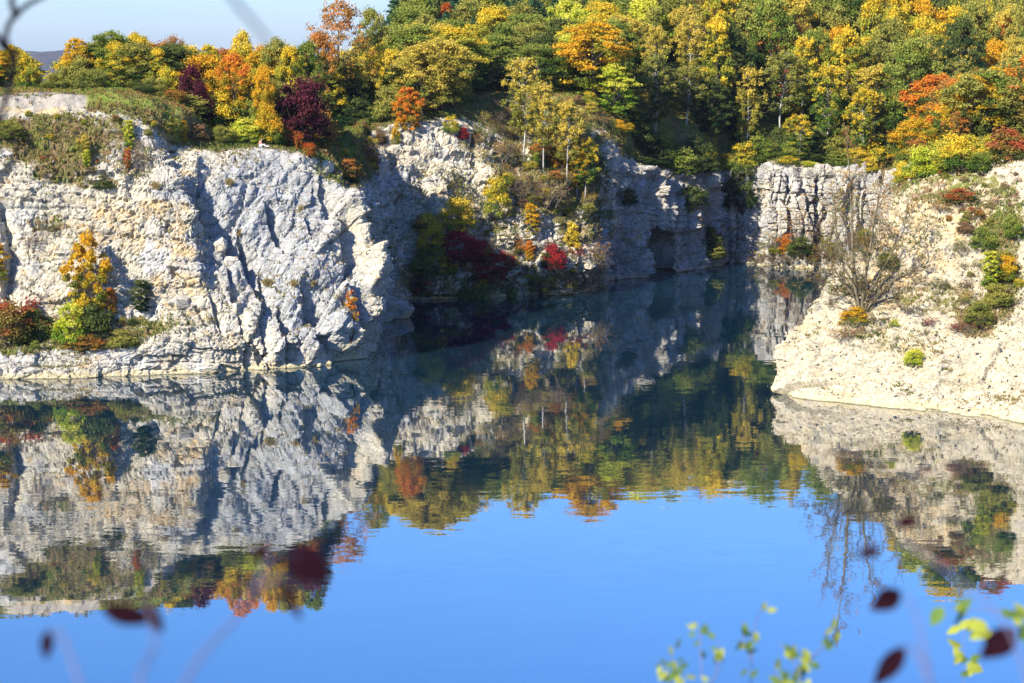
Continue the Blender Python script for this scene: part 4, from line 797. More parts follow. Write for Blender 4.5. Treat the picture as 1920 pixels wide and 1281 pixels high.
#   headland
for (a, b, t, c, colr, kd, lb) in ((1856, 545, 468, 40, 'lime', 'column', 'bright lime yellow young tree on the headland slope'), (1846, 470, 420, 52, 'green', 'bush', 'green bush above the bright lime young tree'), (1888, 530, 470, 40, 'gold', 'bush', 'orange yellow bush right of the lime young tree'), (1712, 686, 648, 40, 'lime', 'bush', 'small lime yellow shrub alone low on the headland'),
    (1835, 610, 560, 54, 'olive', 'bush', 'olive bush low in the green strip of the headland'), (1865, 575, 525, 56, 'olive', 'bush', 'olive green bush under the lime young tree'), (1815, 620, 590, 40, 'mix_red', 'twiggy', 'low red tinged shrub at the foot of the green strip'), (1790, 622, 600, 36, 'crimson', 'twiggy', 'low crimson herbs on the headland, right patch'), (1740, 608, 590, 34, 'crimson', 'twiggy', 'low crimson herbs on the headland, left patch'),
    (1583, 640, 600, 44, 'rust', 'twiggy', 'rusty trailing shrub under the bare tree'), (1600, 605, 572, 50, 'gold', 'bush', 'golden undergrowth at the foot of the bare tree'), (1678, 610, 595, 20, 'lime', 'bush', 'tiny yellow green shrub right of the bare tree foot'), (1665, 505, 470, 50, 'olive', 'bush', 'olive bush behind the bare tree on the headland'),
    (1760, 545, 515, 50, 'olive', 'twiggy', 'olive brush in the middle of the headland slope'), (1700, 585, 560, 70, 'brown', 'twiggy', 'brown brush right of the bare tree'), (1900, 450, 400, 40, 'green', 'bush', 'green bush at the right edge of the photo'), (1800, 380, 350, 60, 'mix_red', 'bush', 'reddish bush on the upper headland'), (1770, 400, 372, 40, 'rust', 'twiggy', 'russet brush on the upper headland'),
    (1735, 335, 268, 80, 'lime', 'bush', 'lime green bush on the left end of the headland rim'), (1695, 345, 300, 44, 'yellow', 'bush', 'yellow bush at the top left corner of the headland'), (1800, 322, 240, 90, 'gold_green', 'bush', 'large green and orange bush in the middle of the headland rim'), (1838, 326, 280, 50, 'green', 'bush', 'fresh green bush in front on the headland rim'), (1890, 305, 235, 84, 'mix_red', 'bush', 'green and rusty bush at the right end of the headland rim'),
    (1870, 305, 285, 40, 'crimson', 'twiggy', 'dark red brush between the rim bushes'), (1765, 325, 268, 60, 'green', 'bush', 'soft green bush left of the large green and orange one'), (1640, 600, 590, 40, 'brown', 'twiggy', 'low brown herbs beside the bare tree foot'), (1560, 575, 555, 30, 'brown', 'twiggy', 'low brown shrub on the headland tip')):
    at(kd, a, b, t, c, colr, lb)

#   forest trees that stand out
FT = [('birch', 1402, 118, 70, 'birch', 314, 'birch with a long clear white trunk on the wooded slope', 0), ('birch', 1462, 92, 92, 'olive', 316, 'olive leaved birch right of the clear white trunk', 1), ('maple', 1542, 62, 60, 'gold', 334, 'golden crown in the middle of the wooded hill'),
 ('maple', 1625, 72, 74, 'yellow', 332, 'yellow maple crown above the tall olive birches'), ('birch', 1640, 118, 104, 'birch', 312, 'broad yellowish birch above the sunlit wall', 3), ('birch', 1552, 115, 80, 'gold_green', 311, 'yellow birch above the sunlit wall, left of the broad one', 0), ('birch', 1502, 212, 64, 'gold_green', 308, 'short yellow birch at the brink of the sunlit wall', 2),
 ('sapling', 1745, 144, 92, 'orange', 296, 'bright orange maple behind the headland rim'), ('birch', 1805, 108, 72, 'olive', 306, 'olive birch right behind the bright orange maple', 1), ('maple', 1862, 84, 90, 'gold', 318, 'golden tree near the right edge of the wooded hill'), ('maple', 1890, 34, 100, 'scarlet', 340, 'orange red tree in the upper right corner'),
 ('maple', 1440, 14, 90, 'scarlet', 352, 'orange red crown near the top of the hill'), ('maple', 1385, 34, 84, 'rust', 338, 'orange brown tree right of the bright lime crown'), ('maple', 1330, -20, 130, 'lime', 356, 'bright lime yellow crown at the top edge of the photo'), ('thin', 1325, 55, 90, 'brown', 330, 'brown thinning tree below the bright lime crown'),
 ('oak', 1250, 15, 110, 'green', 344, 'large green oak left of the bright lime crown'), ('maple', 1160, -10, 90, 'lime', 350, 'light yellow green tree above the big golden maple'), ('oak', 1240, 118, 84, 'olive', 312, 'olive tree above the shaded wall'), ('birch', 1192, 165, 70, 'birch', 298, 'yellowish birch right of the big golden maple', 2), ('birch', 1288, 120, 80, 'olive', 308, 'olive birch above the shaded wall', 3),
 ('oak', 1335, 150, 70, 'dark', 310, 'dark tree above the corner of the shaded wall'), ('conifer', 742, -20, 80, 'pine', 330, 'dark pine, leftmost on the hill top'), ('conifer', 800, -12, 84, 'pine', 334, 'dark pine second from the left on the hill top'), ('conifer', 850, -25, 80, 'pine', 342, 'dark pine third from the left on the hill top'), ('maple', 838, 10, 40, 'scarlet', 330, 'small orange red crown among the dark pines'),
 ('conifer', 960, -15, 80, 'pine', 346, 'dark pine right of the pale crowns on the hill top'), ('maple', 900, 8, 80, 'gold_green', 336, 'yellow green crown before the dark pines'), ('oak', 1015, -10, 100, 'lime', 352, 'pale yellow green crown in the gap between the pines'), ('maple', 1090, 20, 80, 'green', 330, 'green tree behind the big golden maple'),
 ('bush', 1635, 290, 36, 'yellow', 305.5, 'small bright yellow bush at the brink of the sunlit wall'), ('bush', 1520, 300, 40, 'lime', 307, 'small lime bush at the brink of the sunlit wall'), ('bush', 1480, 290, 40, 'gold_green', 307, 'yellow green bush at the left brink of the sunlit wall'), ('bush', 1390, 296, 60, 'dark', 309, 'dark bush over the shaded corner'),
 ('bush', 1180, 260, 60, 'rust', 290, 'russet bush right of the rock ridge'), ('bush', 1205, 290, 50, 'dark', 290, 'dark bush on the rim of the shaded wall'), ('bush', 1165, 222, 44, 'gold', 288.5, 'golden low bush below the lower yellow green maple'), ('conifer', 1905, -30, 90, 'pine', 372, 'dark conifer in the upper right corner'), ('maple', 1480, 130, 60, 'scarlet', 322, 'orange red crown half hidden behind the short yellow birch')]
for f in FT: at(f[0], f[1], None, f[2], f[3], f[4], f[6], d=f[5], variant=(f[7] if len(f) > 7 else None))

#   the rest of the wood, tree by tree
NEAR = {'gold': 'golden', 'yellow': 'yellow', 'lime': 'lime yellow', 'orange': 'orange', 'rust': 'rusty brown', 'scarlet': 'orange red', 'green': 'green', 'dark': 'dark green', 'pine': 'dark', 'olive': 'olive', 'birch': 'yellowish', 'brown': 'brown', 'gold_green': 'yellow green', 'mix_red': 'reddish green'}
KN = {'maple': 'maple like tree', 'oak': 'broad crowned tree', 'slim': 'slender tree', 'thin': 'thin crowned tree', 'birch': 'birch', 'conifer': 'conifer', 'bush': 'bush'}
def where(px_, d):
    w_ = ('behind the little meadow' if px_ < 1060 else 'behind the big golden maple' if px_ < 1180 else 'above the shaded wall' if px_ < 1430 else 'above the sunlit wall' if px_ < 1700 else 'behind the headland rim')
    r_ = 'at the front of the wood' if d < 316 else 'low on the wooded hill' if d < 335 else 'halfway up the wooded hill' if d < 365 else 'near the top of the wooded hill'
    return r_ + ' ' + w_
USED = {}
def beside(px_, d_, what):
    best = sorted(MARKS, key=lambda m_: abs(m_[0] - px_) + .8 * abs(m_[1] - d_))
    out = None
    for m_ in best[:16]:
        side = 'left of' if px_ < m_[0] else 'right of'; dep = d_ - m_[1]; dp = abs(px_ - m_[0])
        rel = ('close ' if dp < 22 else '') + side if abs(dep) < 6 else ('behind, ' if dep < 22 else 'far behind, ') + side if dep > 0 else 'in front, ' + side
        lb = ' '.join(f"{what} {rel} the {m_[2]}".split()[:16])
        if out is None: out = lb
        if lb not in USED: out = lb; break
    USED[out] = 1
    return out
d = 292.0; rowi = 0
while d < 415:
    step = 5.4 + (d - 292) * .02
    x0, x1 = (760 - 960) / FPX * d, (1990 - 960) / FPX * d
    x = x0 + random.uniform(0, 5)
    while x < x1:
        y = d + random.uniform(-2.4, 2.4); pxx = 960 + x / y * FPX; xx = x; x += step * random.uniform(.85, 1.25)
        lim = 292 if pxx < 1050 else 294 if pxx < 1230 else 300 if pxx < 1300 else 306 if pxx < 1345 else 312 if pxx < 1440 else 308
        if y < lim or any((a - xx) ** 2 + (b - y) ** 2 < (max(2.4, .33 * c + 1.2)) ** 2 for a, b, c in ALLP): continue
        rr = random.random()
        if pxx < 1060:
            colr, kd = random.choice([('dark', 'oak'), ('green', 'oak'), ('olive', 'oak'), ('pine', 'conifer'), ('gold_green', 'maple'), ('olive', 'slim'), ('green', 'maple'), ('pine', 'conifer')])
        elif y < 324 and pxx > 1180:
            colr, kd = random.choice([('olive', 'birch'), ('birch', 'birch'), ('birch', 'birch'), ('gold_green', 'birch'), ('gold_green', 'slim'), ('dark', 'oak'), ('olive', 'slim'), ('green', 'oak'), ('birch', 'birch'), ('brown', 'thin')])
        elif pxx < 1330:
            colr, kd = random.choice([('green', 'oak'), ('olive', 'oak'), ('gold_green', 'maple'), ('lime', 'maple'), ('dark', 'oak'), ('birch', 'birch'), ('brown', 'thin'), ('gold_green', 'oak')])
        else:
            colr, kd = random.choice([('rust', 'maple'), ('gold_green', 'maple'), ('olive', 'oak'), ('gold_green', 'thin'), ('gold', 'maple'), ('olive', 'maple'), ('rust', 'thin'), ('brown', 'thin'), ('olive', 'thin'), ('gold_green', 'oak'), ('scarlet', 'maple') if y > 345 else ('olive', 'oak'), ('dark', 'oak'), ('green', 'oak'), ('birch', 'slim'), ('olive', 'slim'), ('birch', 'oak')])
        z = ground_z(xx, y); hh = random.uniform(12.5, 17.5) if kd != 'birch' else random.uniform(11, 15)
        wd = {'maple': 8.2, 'oak': 8.6, 'slim': 5.2, 'thin': 8, 'birch': 5.6, 'conifer': 6.4}[kd] * random.uniform(.8, 1.15)
        cap = math.tan(PITCH + math.atan((928 - 640.5) / FPX)) * y - H
        hh = min(hh, cap - z)
        if hh < 6: continue
        sz = 'tall' if hh > 15.2 else 'middling' if hh > 13.4 else 'shorter'
        lb = beside(pxx, y, f"{sz} {NEAR[colr]} {KN[kd]}")
        plant(kd, xx, y, z - .2, hh, wd, colr, lb, group='trees ' + where(pxx, y)); ALLP.append((xx, y, wd))
    d += step * .92; rowi += 1
#   understorey that closes the wood's foot along the brink
for i in range(60):
    pxx = 1170 + i * 8.6 + random.uniform(-5, 5); dd = (289.5 + (pxx - 1170) * .055 if pxx < 1345 else 311 if pxx < 1440 else 308) + random.uniform(0, 6)
    if pxx > 1690: break
    colr = random.choice(['dark', 'dark', 'olive', 'green', 'brown', 'gold_green'])
    x, y, _ = W(pxx, 15, dd); z = ground_z(x, y)
    plant('bush', x, y, z - .1, random.uniform(2.0, 4.8), random.uniform(2.8, 5.0), colr, beside(pxx, dd, f"low {NEAR[colr]} brink bush"), group='undergrowth along the brink ' + ('of the shaded wall' if pxx < 1430 else 'of the sunlit wall'))
#   filling brush on the left plateau
def fill(n_, pxr, dr, top_lo, pals, grp, hr=(2.5, 6)):
    for i in range(n_):
        pxx = random.uniform(*pxr); dd = random.uniform(*dr); x, y, _ = W(pxx, 20, dd); z = ground_z(x, y)
        if any((a - x) ** 2 + (b - y) ** 2 < 1.3 ** 2 for a, b, c in ALLP): continue
        hh = min(random.uniform(*hr), W(pxx, top_lo(pxx), y, True)[2] - z)
        if hh < 1: continue
        colr = random.choice(pals); ALLP.append((x, y, 2))
        kd = 'bush' if hh < 5 else random.choice(['oak', 'maple', 'slim'])
        plant(kd, x, y, z - .1, hh, hh * random.uniform(.8, 1.2) * (.6 if kd == 'slim' else 1), colr, beside(pxx, dd, f"{'tall' if hh > 7 else 'middling' if hh > 4 else 'low'} {NEAR[colr]} {'bush' if kd == 'bush' else 'tree'}"), group=('bushes ' if kd == 'bush' else 'trees ') + grp)
def hitfill(n_, pxr, pyr, pals, grp, hr, kinds=('twiggy', 'twiggy', 'bush')):
    for i in range(n_):
        a, b = random.uniform(*pxr), random.uniform(*pyr); p = hit(a, b)
        if p is None or p.z < .4: continue
        colr = random.choice(pals); kd = random.choice(kinds); hh = random.uniform(*hr)
        plant(kd, p.x, p.y, p.z - .1, hh, hh * random.uniform(.9, 1.5), colr, beside(a, p.y, f"{'larger' if hh > sum(hr) / 2 else 'smaller'} {NEAR.get(colr, 'straw coloured')} {'brush' if kd == 'twiggy' else 'bush'}"), group='scrub ' + grp)
NEAR['crimson'] = 'dark red'; NEAR['straw'] = 'straw coloured'
hitfill(46, (790, 1100), (430, 556), ['olive', 'brown', 'gold_green', 'green', 'crimson', 'rust', 'dark'], 'on the slope above the inner shore', (.9, 2.2))
hitfill(44, (930, 1120), (285, 410), ['gold_green', 'brown', 'olive', 'rust', 'birch', 'gold'], 'on the buttress among the birches', (.8, 2.0))
hitfill(22, (1030, 1140), (180, 280), ['olive', 'birch', 'brown', 'gold_green'], 'on the ridge below the golden maple', (.8, 2.0))
hitfill(26, (880, 1000), (190, 300), ['olive', 'brown', 'rust', 'birch', 'gold_green'], 'in the shaded gully', (.7, 1.9), ('twiggy',))
hitfill(34, (640, 720), (235, 330), ['olive', 'brown', 'rust', 'gold_green'], 'above the recess', (.6, 1.5))
hitfill(30, (1395, 1640), (455, 496), ['brown', 'rust', 'olive', 'gold_green'], 'on the far shore', (.8, 2.0), ('twiggy', 'twiggy', 'bush'))
hitfill(30, (1800, 1915), (410, 620), ['olive', 'green', 'brown', 'gold_green'], 'in the green strip of the headland', (.5, 1.3))
hitfill(26, (1560, 1780), (540, 640), ['brown', 'olive', 'rust', 'crimson', 'straw'], 'around the bare tree', (.25, .7), ('twiggy',))
hitfill(40, (1700, 1910), (325, 420), ['brown', 'olive', 'rust', 'mix_red', 'straw'], 'on the upper headland', (.3, .9))
hitfill(26, (-10, 260), (600, 655), ['olive', 'brown', 'mix_red', 'dark', 'green'], 'on the bench of the left cliff', (.4, 1.1))
hitfill(34, (10, 330), (215, 345), ['olive', 'gold_green', 'brown', 'green', 'mix_red'], 'on the green slope', (.3, .9))
sky_l = lambda p: float(np.interp(p, [0, 60, 75, 118, 130, 200, 280, 330, 400, 450, 560, 600, 640, 740], [100, 100, 150, 150, 105, 80, 85, 88, 100, 92, 95, 60, 40, 25]))
fill(45, (-60, 40), (232, 255), sky_l, ['olive', 'gold_green', 'green'], 'in the thicket left of the gap', (4, 8))
fill(90, (125, 520), (226, 243), sky_l, ['olive', 'gold_green', 'green', 'gold', 'dark', 'rust', 'gold_green'], 'in the back of the left thicket', (5, 10))
fill(22, (420, 620), (222, 230), sky_l, ['olive', 'gold_green', 'dark', 'green', 'rust'], 'in the front of the left thicket', (2, 4.5))
fill(60, (560, 850), (268, 300), sky_l, ['olive', 'gold_green', 'green', 'dark', 'birch'], 'above the white rock slope', (4, 10))

fill(70, (1725, 1995), (204, 235), lambda p: float(np.interp(p, [1700, 1760, 1990], [300, 262, 232])), ['green', 'olive', 'green', 'rust', 'olive', 'gold_green'], 'behind the headland rim', (1.6, 4.5))
fill(150, (1715, 2000), (234, 296), lambda p: float(np.interp(p, [1700, 1712, 1722, 1770, 1795, 1990], [170, 170, 285, 285, 150, 90])), ['gold_green', 'olive', 'green', 'rust', 'olive', 'gold', 'dark', 'orange'], 'in the thicket between headland and wood', (5, 11))
# ------------------------------------------------------------------ the bare tree on the headland
def bare_tree():
    rng = np.random.default_rng(91); root_p = hit(1614, 588); sc_ = root_p.y / FPX
    root = bpy.data.objects.new('bare_tree', None); COL.objects.link(root); root.location = root_p
    tag(root, 'many stemmed tree with almost bare fanning branches on the headland tip', 'tree')
    tb = TB(); tips = []
    def grow(p, d_, L_, r, k, spread=.45, side=3):
        pts = [p]; q_ = np.array(p, float); d_ = np.array(d_, float); n_ = 4
        for i in range(n_):
            d_ = d_ + rng.normal(size=3) * .09 + np.array([0, 0, .035]); d_ /= np.linalg.norm(d_); q_ = q_ + d_ * L_ / n_; pts.append(tuple(q_))
        tb.tube(pts, [r * (1 - .55 * i / n_) for i in range(n_ + 1)], 6 if k > 3 else 4 if k > 1 else 3)
        if k <= 2: tips.extend(pts[2:])
        if k > 0:
            for c in range(side + (k > 2)):
                j = 1 + int(rng.integers(0, n_)); dd = d_ + rng.normal(size=3) * spread; dd /= np.linalg.norm(dd); grow(pts[j], dd, L_ * rng.uniform(.42, .66), max(.011, r * .45), k - 1, spread, side)
    def stem(path, r):
        pts = [((a - 1614) * sc_, rng.uniform(-.3, .3) * i, (588 - b) * sc_) for i, (a, b) in enumerate(path)]
        tb.tube(pts, [r * (1 - .9 * i / (len(pts) - 1)) + .008 for i in range(len(pts))], 7)
        for i in range(1, len(pts)):
            a = np.array(pts[i - 1]); b = np.array(pts[i]); dr = (b - a) / np.linalg.norm(b - a)
            for t in np.arange(.12, 1.01, .15 if i > 1 else .35):
                dd = dr + rng.normal(size=3) * .55; dd /= np.linalg.norm(dd)
                grow(tuple(a * (1 - t) + b * t), dd, rng.uniform(1.5, 2.9) * (1.1 - .1 * i), .055 * (1 - .12 * i), 2, .42, 4)
        grow(pts[-1], (b - a) / np.linalg.norm(b - a), 1.5, r * .2, 2)
    stem([(1612, 592), (1604, 545), (1598, 480), (1592, 400), (1590, 330), (1586, 268)], .21)
    stem([(1614, 592), (1602, 540), (1580, 500), (1566, 440), (1560, 380)], .14)
    stem([(1616, 592), (1618, 540), (1628, 470), (1640, 400), (1650, 345)], .17)
    stem([(1617, 592), (1640, 560), (1665, 530), (1700, 512), (1735, 506)], .15)
    stem([(1618, 592), (1632, 545), (1664, 490), (1690, 430), (1700, 390)], .13)
    stem([(1612, 588), (1596, 548), (1572, 520), (1545, 508), (1524, 512)], .08)
    link('trunk', tb.mesh('trunk'), M_WILLOW, root)
    cl_ = [[*tips[i], .16, .16, .2] for i in rng.integers(0, len(tips), 1500)]
    V, F, T = leaves(cl_, 9000, .055, rng, 0)
    link('crown', mesh_np('crown', V, F, {'tint': T}), LEAF['rust'], root)
bare_tree()
bt = hit(1590, 300)

# ------------------------------------------------------------------ boulders
def boulder(seed, sx, sy, sz):
    rng = np.random.default_rng(seed); import bmesh
    bm = bmesh.new(); bmesh.ops.create_icosphere(bm, subdivisions=4, radius=1)
    co = np.array([v.co[:] for v in bm.verts])
    for _ in range(18):
        nn = rng.normal(size=3); nn /= np.linalg.norm(nn); dcut = rng.uniform(.48, .72); e = co @ nn - dcut; co = co - np.clip(e, 0, None)[:, None] * nn
    co = co * [sx, sy, sz]; co += (.05 * min(sx, sz) * fbm(co * 1.6 + seed, 4, seed))[:, None] * 1.0
    for v, c in zip(bm.verts, co): v.co = c
    me = bpy.data.meshes.new('boulder'); bm.to_mesh(me); bm.free(); return me
BO = [(338, 572, 2.0, 1.4, 1.1, 'b', 'large grey boulder with a slanted flat top below the cream cliff'), (330, 572, .9, .7, .5, 'b', 'small grey boulder left under the large slanted one'), (362, 574, 1.1, .9, .6, 'b', 'flat grey boulder right under the large slanted one'),
      (134, 640, .7, .6, .75, 'b', 'pale squarish stone block on the bench below the yellow green bush'), (64, 634, 1.1, .9, .5, 'b', 'grey stone lying on the path at the left of the bench'), (410, 470, 1.5, .8, 1.5, 'a', 'rounded grey block at the right end of the cream cliff'), (430, 500, 1.3, 1., 1.1, 'a', 'grey block below the rounded one on the cliff edge'),
      (300, 700, 1.6, .8, .35, 'c', 'long low cream rock lying at the waterline'), (545, 690, 1.1, .8, .5, 'c', 'pale yellow rock at the waterline below the slab'), (600, 688, .5, .5, .35, 'c', 'small pale rock at the waterline right of the yellow one'), (612, 322, 1.5, 1.1, 1.2, 'a', 'sunlit cream boulder at the top right of the grey slab'),
      (1058, 548, 1.5, 1.2, .9, 'a', 'white boulder at the water below the yellow spire'), (1075, 554, .8, .8, .5, 'a', 'smaller white boulder beside the one below the yellow spire'), (1040, 556, .7, .7, .4, 'a', 'low white stone at the water left of the white boulder'), (1700, 435, .8, .6, .5, 'b', 'grey stone on the headland slope right of the bare tree'), (1745, 452, .6, .5, .4, 'c', 'pale stone on the upper headland slope')]
MB_ = {'a': M_ROCK, 'b': M_ROCKB, 'c': M_ROCKC}
for i, (a, b, sx, sy, sz, k, lb) in enumerate(BO):
    p = hit(a, b) if not (b > 680) else Vector(shore(a, b))
    if p is None: continue
    me = boulder(100 + i, sx, sy, sz); o = link('boulder', me, MB_[k], loc=(p.x, p.y + sy * (.45 if k == 'a' else .25), p.z + sz * .25)); o.rotation_euler = (0, random.uniform(-.15, .15), random.random() * 6)
    tag(o, lb, 'rock')
# the wedge of rock standing in the shaded recess
p = W(745, 0.5, 240); me = boulder(140, 2.9, 3.0, 2.6); o = link('boulder', me, M_ROCKC, loc=(p[0], p[1], .6)); o.rotation_euler = (0, .35, .4)
tag(o, 'brown topped wedge of rock standing in the water of the shaded recess', 'rock')

# ------------------------------------------------------------------ ground cover and rubble (uncountable)
def scatter(name, n_, wfun, build, mat, kind='stuff', seed=5):
    rng = np.random.default_rng(seed); flat = GP.reshape(-1, 3)
    wts = wfun(); pxx, pyy = to_px(flat); wts = wts * (pxx > -60) * (pxx < 1990) * (flat[:, 2] > .3)
    wts = wts / wts.sum(); idx = rng.choice(len(flat), n_, p=wts)
    C = flat[idx] + rng.normal(size=(n_, 3)) * [.15, .15, 0]
    V, F, T = build(C, Nd[idx], rng)
    tag(link(name, mesh_np(name, V, F, {'tint': T, 'cov': np.zeros_like(T)}), mat), kind=kind)
du = np.gradient(GP, axis=0); dv = np.gradient(GP, axis=1); Nd = np.cross(du, dv); area = np.linalg.norm(Nd, axis=2); Nd /= area[..., None] + 1e-9
Nd = Nd.reshape(-1, 3); area = area.reshape(-1); upz = Nd[:, 2]; covf = GC.reshape(-1); rwf2 = np.tile(rw, NC)
def tufts(hmin, hmax, wid, nb_=5, patch=True):
    def f(C, Nn, rng):
        n_ = len(C); nse = fbm(C * .25, 3, 91) * .5 + .5
        V = []; T = []
        for b in range(nb_):
            a = rng.random(n_) * 6.28; u = np.stack([np.cos(a), np.sin(a), 0 * a], 1) * wid
            h_ = (hmin + (hmax - hmin) * rng.random(n_))[:, None]; off = rng.normal(size=(n_, 3)) * [wid * 2.2, wid * 2.2, 0]
            le = rng.normal(size=(n_, 3)) * [.3, .3, 0] * h_; c = C + off
            V.append(np.stack([c - u, c + u, c + u * .4 + le * .6 + [0, 0, 1] * h_, c - u * .3 + le + [0, 0, 1] * h_ * .8], 1))
            T.append(np.repeat(np.stack([rng.random(n_), np.clip(nse + rng.normal(size=n_) * .15, 0, 1), rng.random(n_)], 1)[:, None], 4, 1))
        V = np.concatenate(V).reshape(-1, 3); T = np.concatenate(T).reshape(-1, 3)
        return V, np.arange(len(V)).reshape(-1, 4), T
    return f
herb = leaf_material('herbs', (.11, .22, .03), (.30, .32, .06), (.38, .17, .07), .4)
herb2 = leaf_material('dry_herbs', (.12, .17, .04), (.31, .27, .09), (.42, .31, .14), .4)
fmask = (rwf2 > 7.5) & (rwf2 < 10.2)
scatter('meadow_grass', 60000, lambda: area * np.clip(covf - .25, 0, 1) * (rwf2 > 6.5) * (rwf2 < 10.4) * (upz > .15), tufts(.07, .24, .06, 4), herb, seed=6)
scatter('slope_herbs', 30000, lambda: area * np.clip(covf - .2, 0, 1) * (rwf2 <= 8.6) * (upz > .05), tufts(.07, .28, .055, 4), herb2, seed=7)
scatter('ledge_tufts', 9000, lambda: area * np.clip(upz - .35, 0, 1) ** 1.2 * (rwf2 < 9.2) * (rwf2 > 2.4) * np.clip(fbm(GP.reshape(-1, 3) * .3, 3, 95), 0, 1), tufts(.08, .26, .05), herb2, seed=8)
def stones(smin, smax):
    base = np.array([(1, 0, 0), (-1, 0, 0), (0, 1, 0), (0, -1, 0), (0, 0, 1), (0, 0, -1)], float); tri = np.array([(0, 2, 4), (2, 1, 4), (1, 3, 4), (3, 0, 4), (2, 0, 5), (1, 2, 5), (3, 1, 5), (0, 3, 5)])
    def f(C, Nn, rng):
        n_ = len(C); s = smin + (smax - smin) * rng.random(n_) ** 3
        V = C[:, None] + base[None] * (s[:, None, None] * (.6 + .8 * rng.random((n_, 6, 1)))) + rng.normal(size=(n_, 6, 3)) * s[:, None, None] * .25
        F = (np.arange(n_)[:, None, None] * 6 + tri[None]).reshape(-1, 3)
        return V.reshape(-1, 3), F, np.zeros((n_ * 6, 3))
    return f
isR = (seg == 3)
scatter('scree_on_headland', 16000, lambda: area * isR * (rwf2 < 9.6) * (rwf2 > 2.2) * (upz > .3) * (1 - covf), stones(.03, .17), M_ROCKC, seed=9)
scatter('scree', 16000, lambda: area * (~isR) * (rwf2 < 8.3) * (rwf2 > 2.1) * (upz > .45) * (1 - covf), stones(.03, .17), M_ROCK, seed=10)

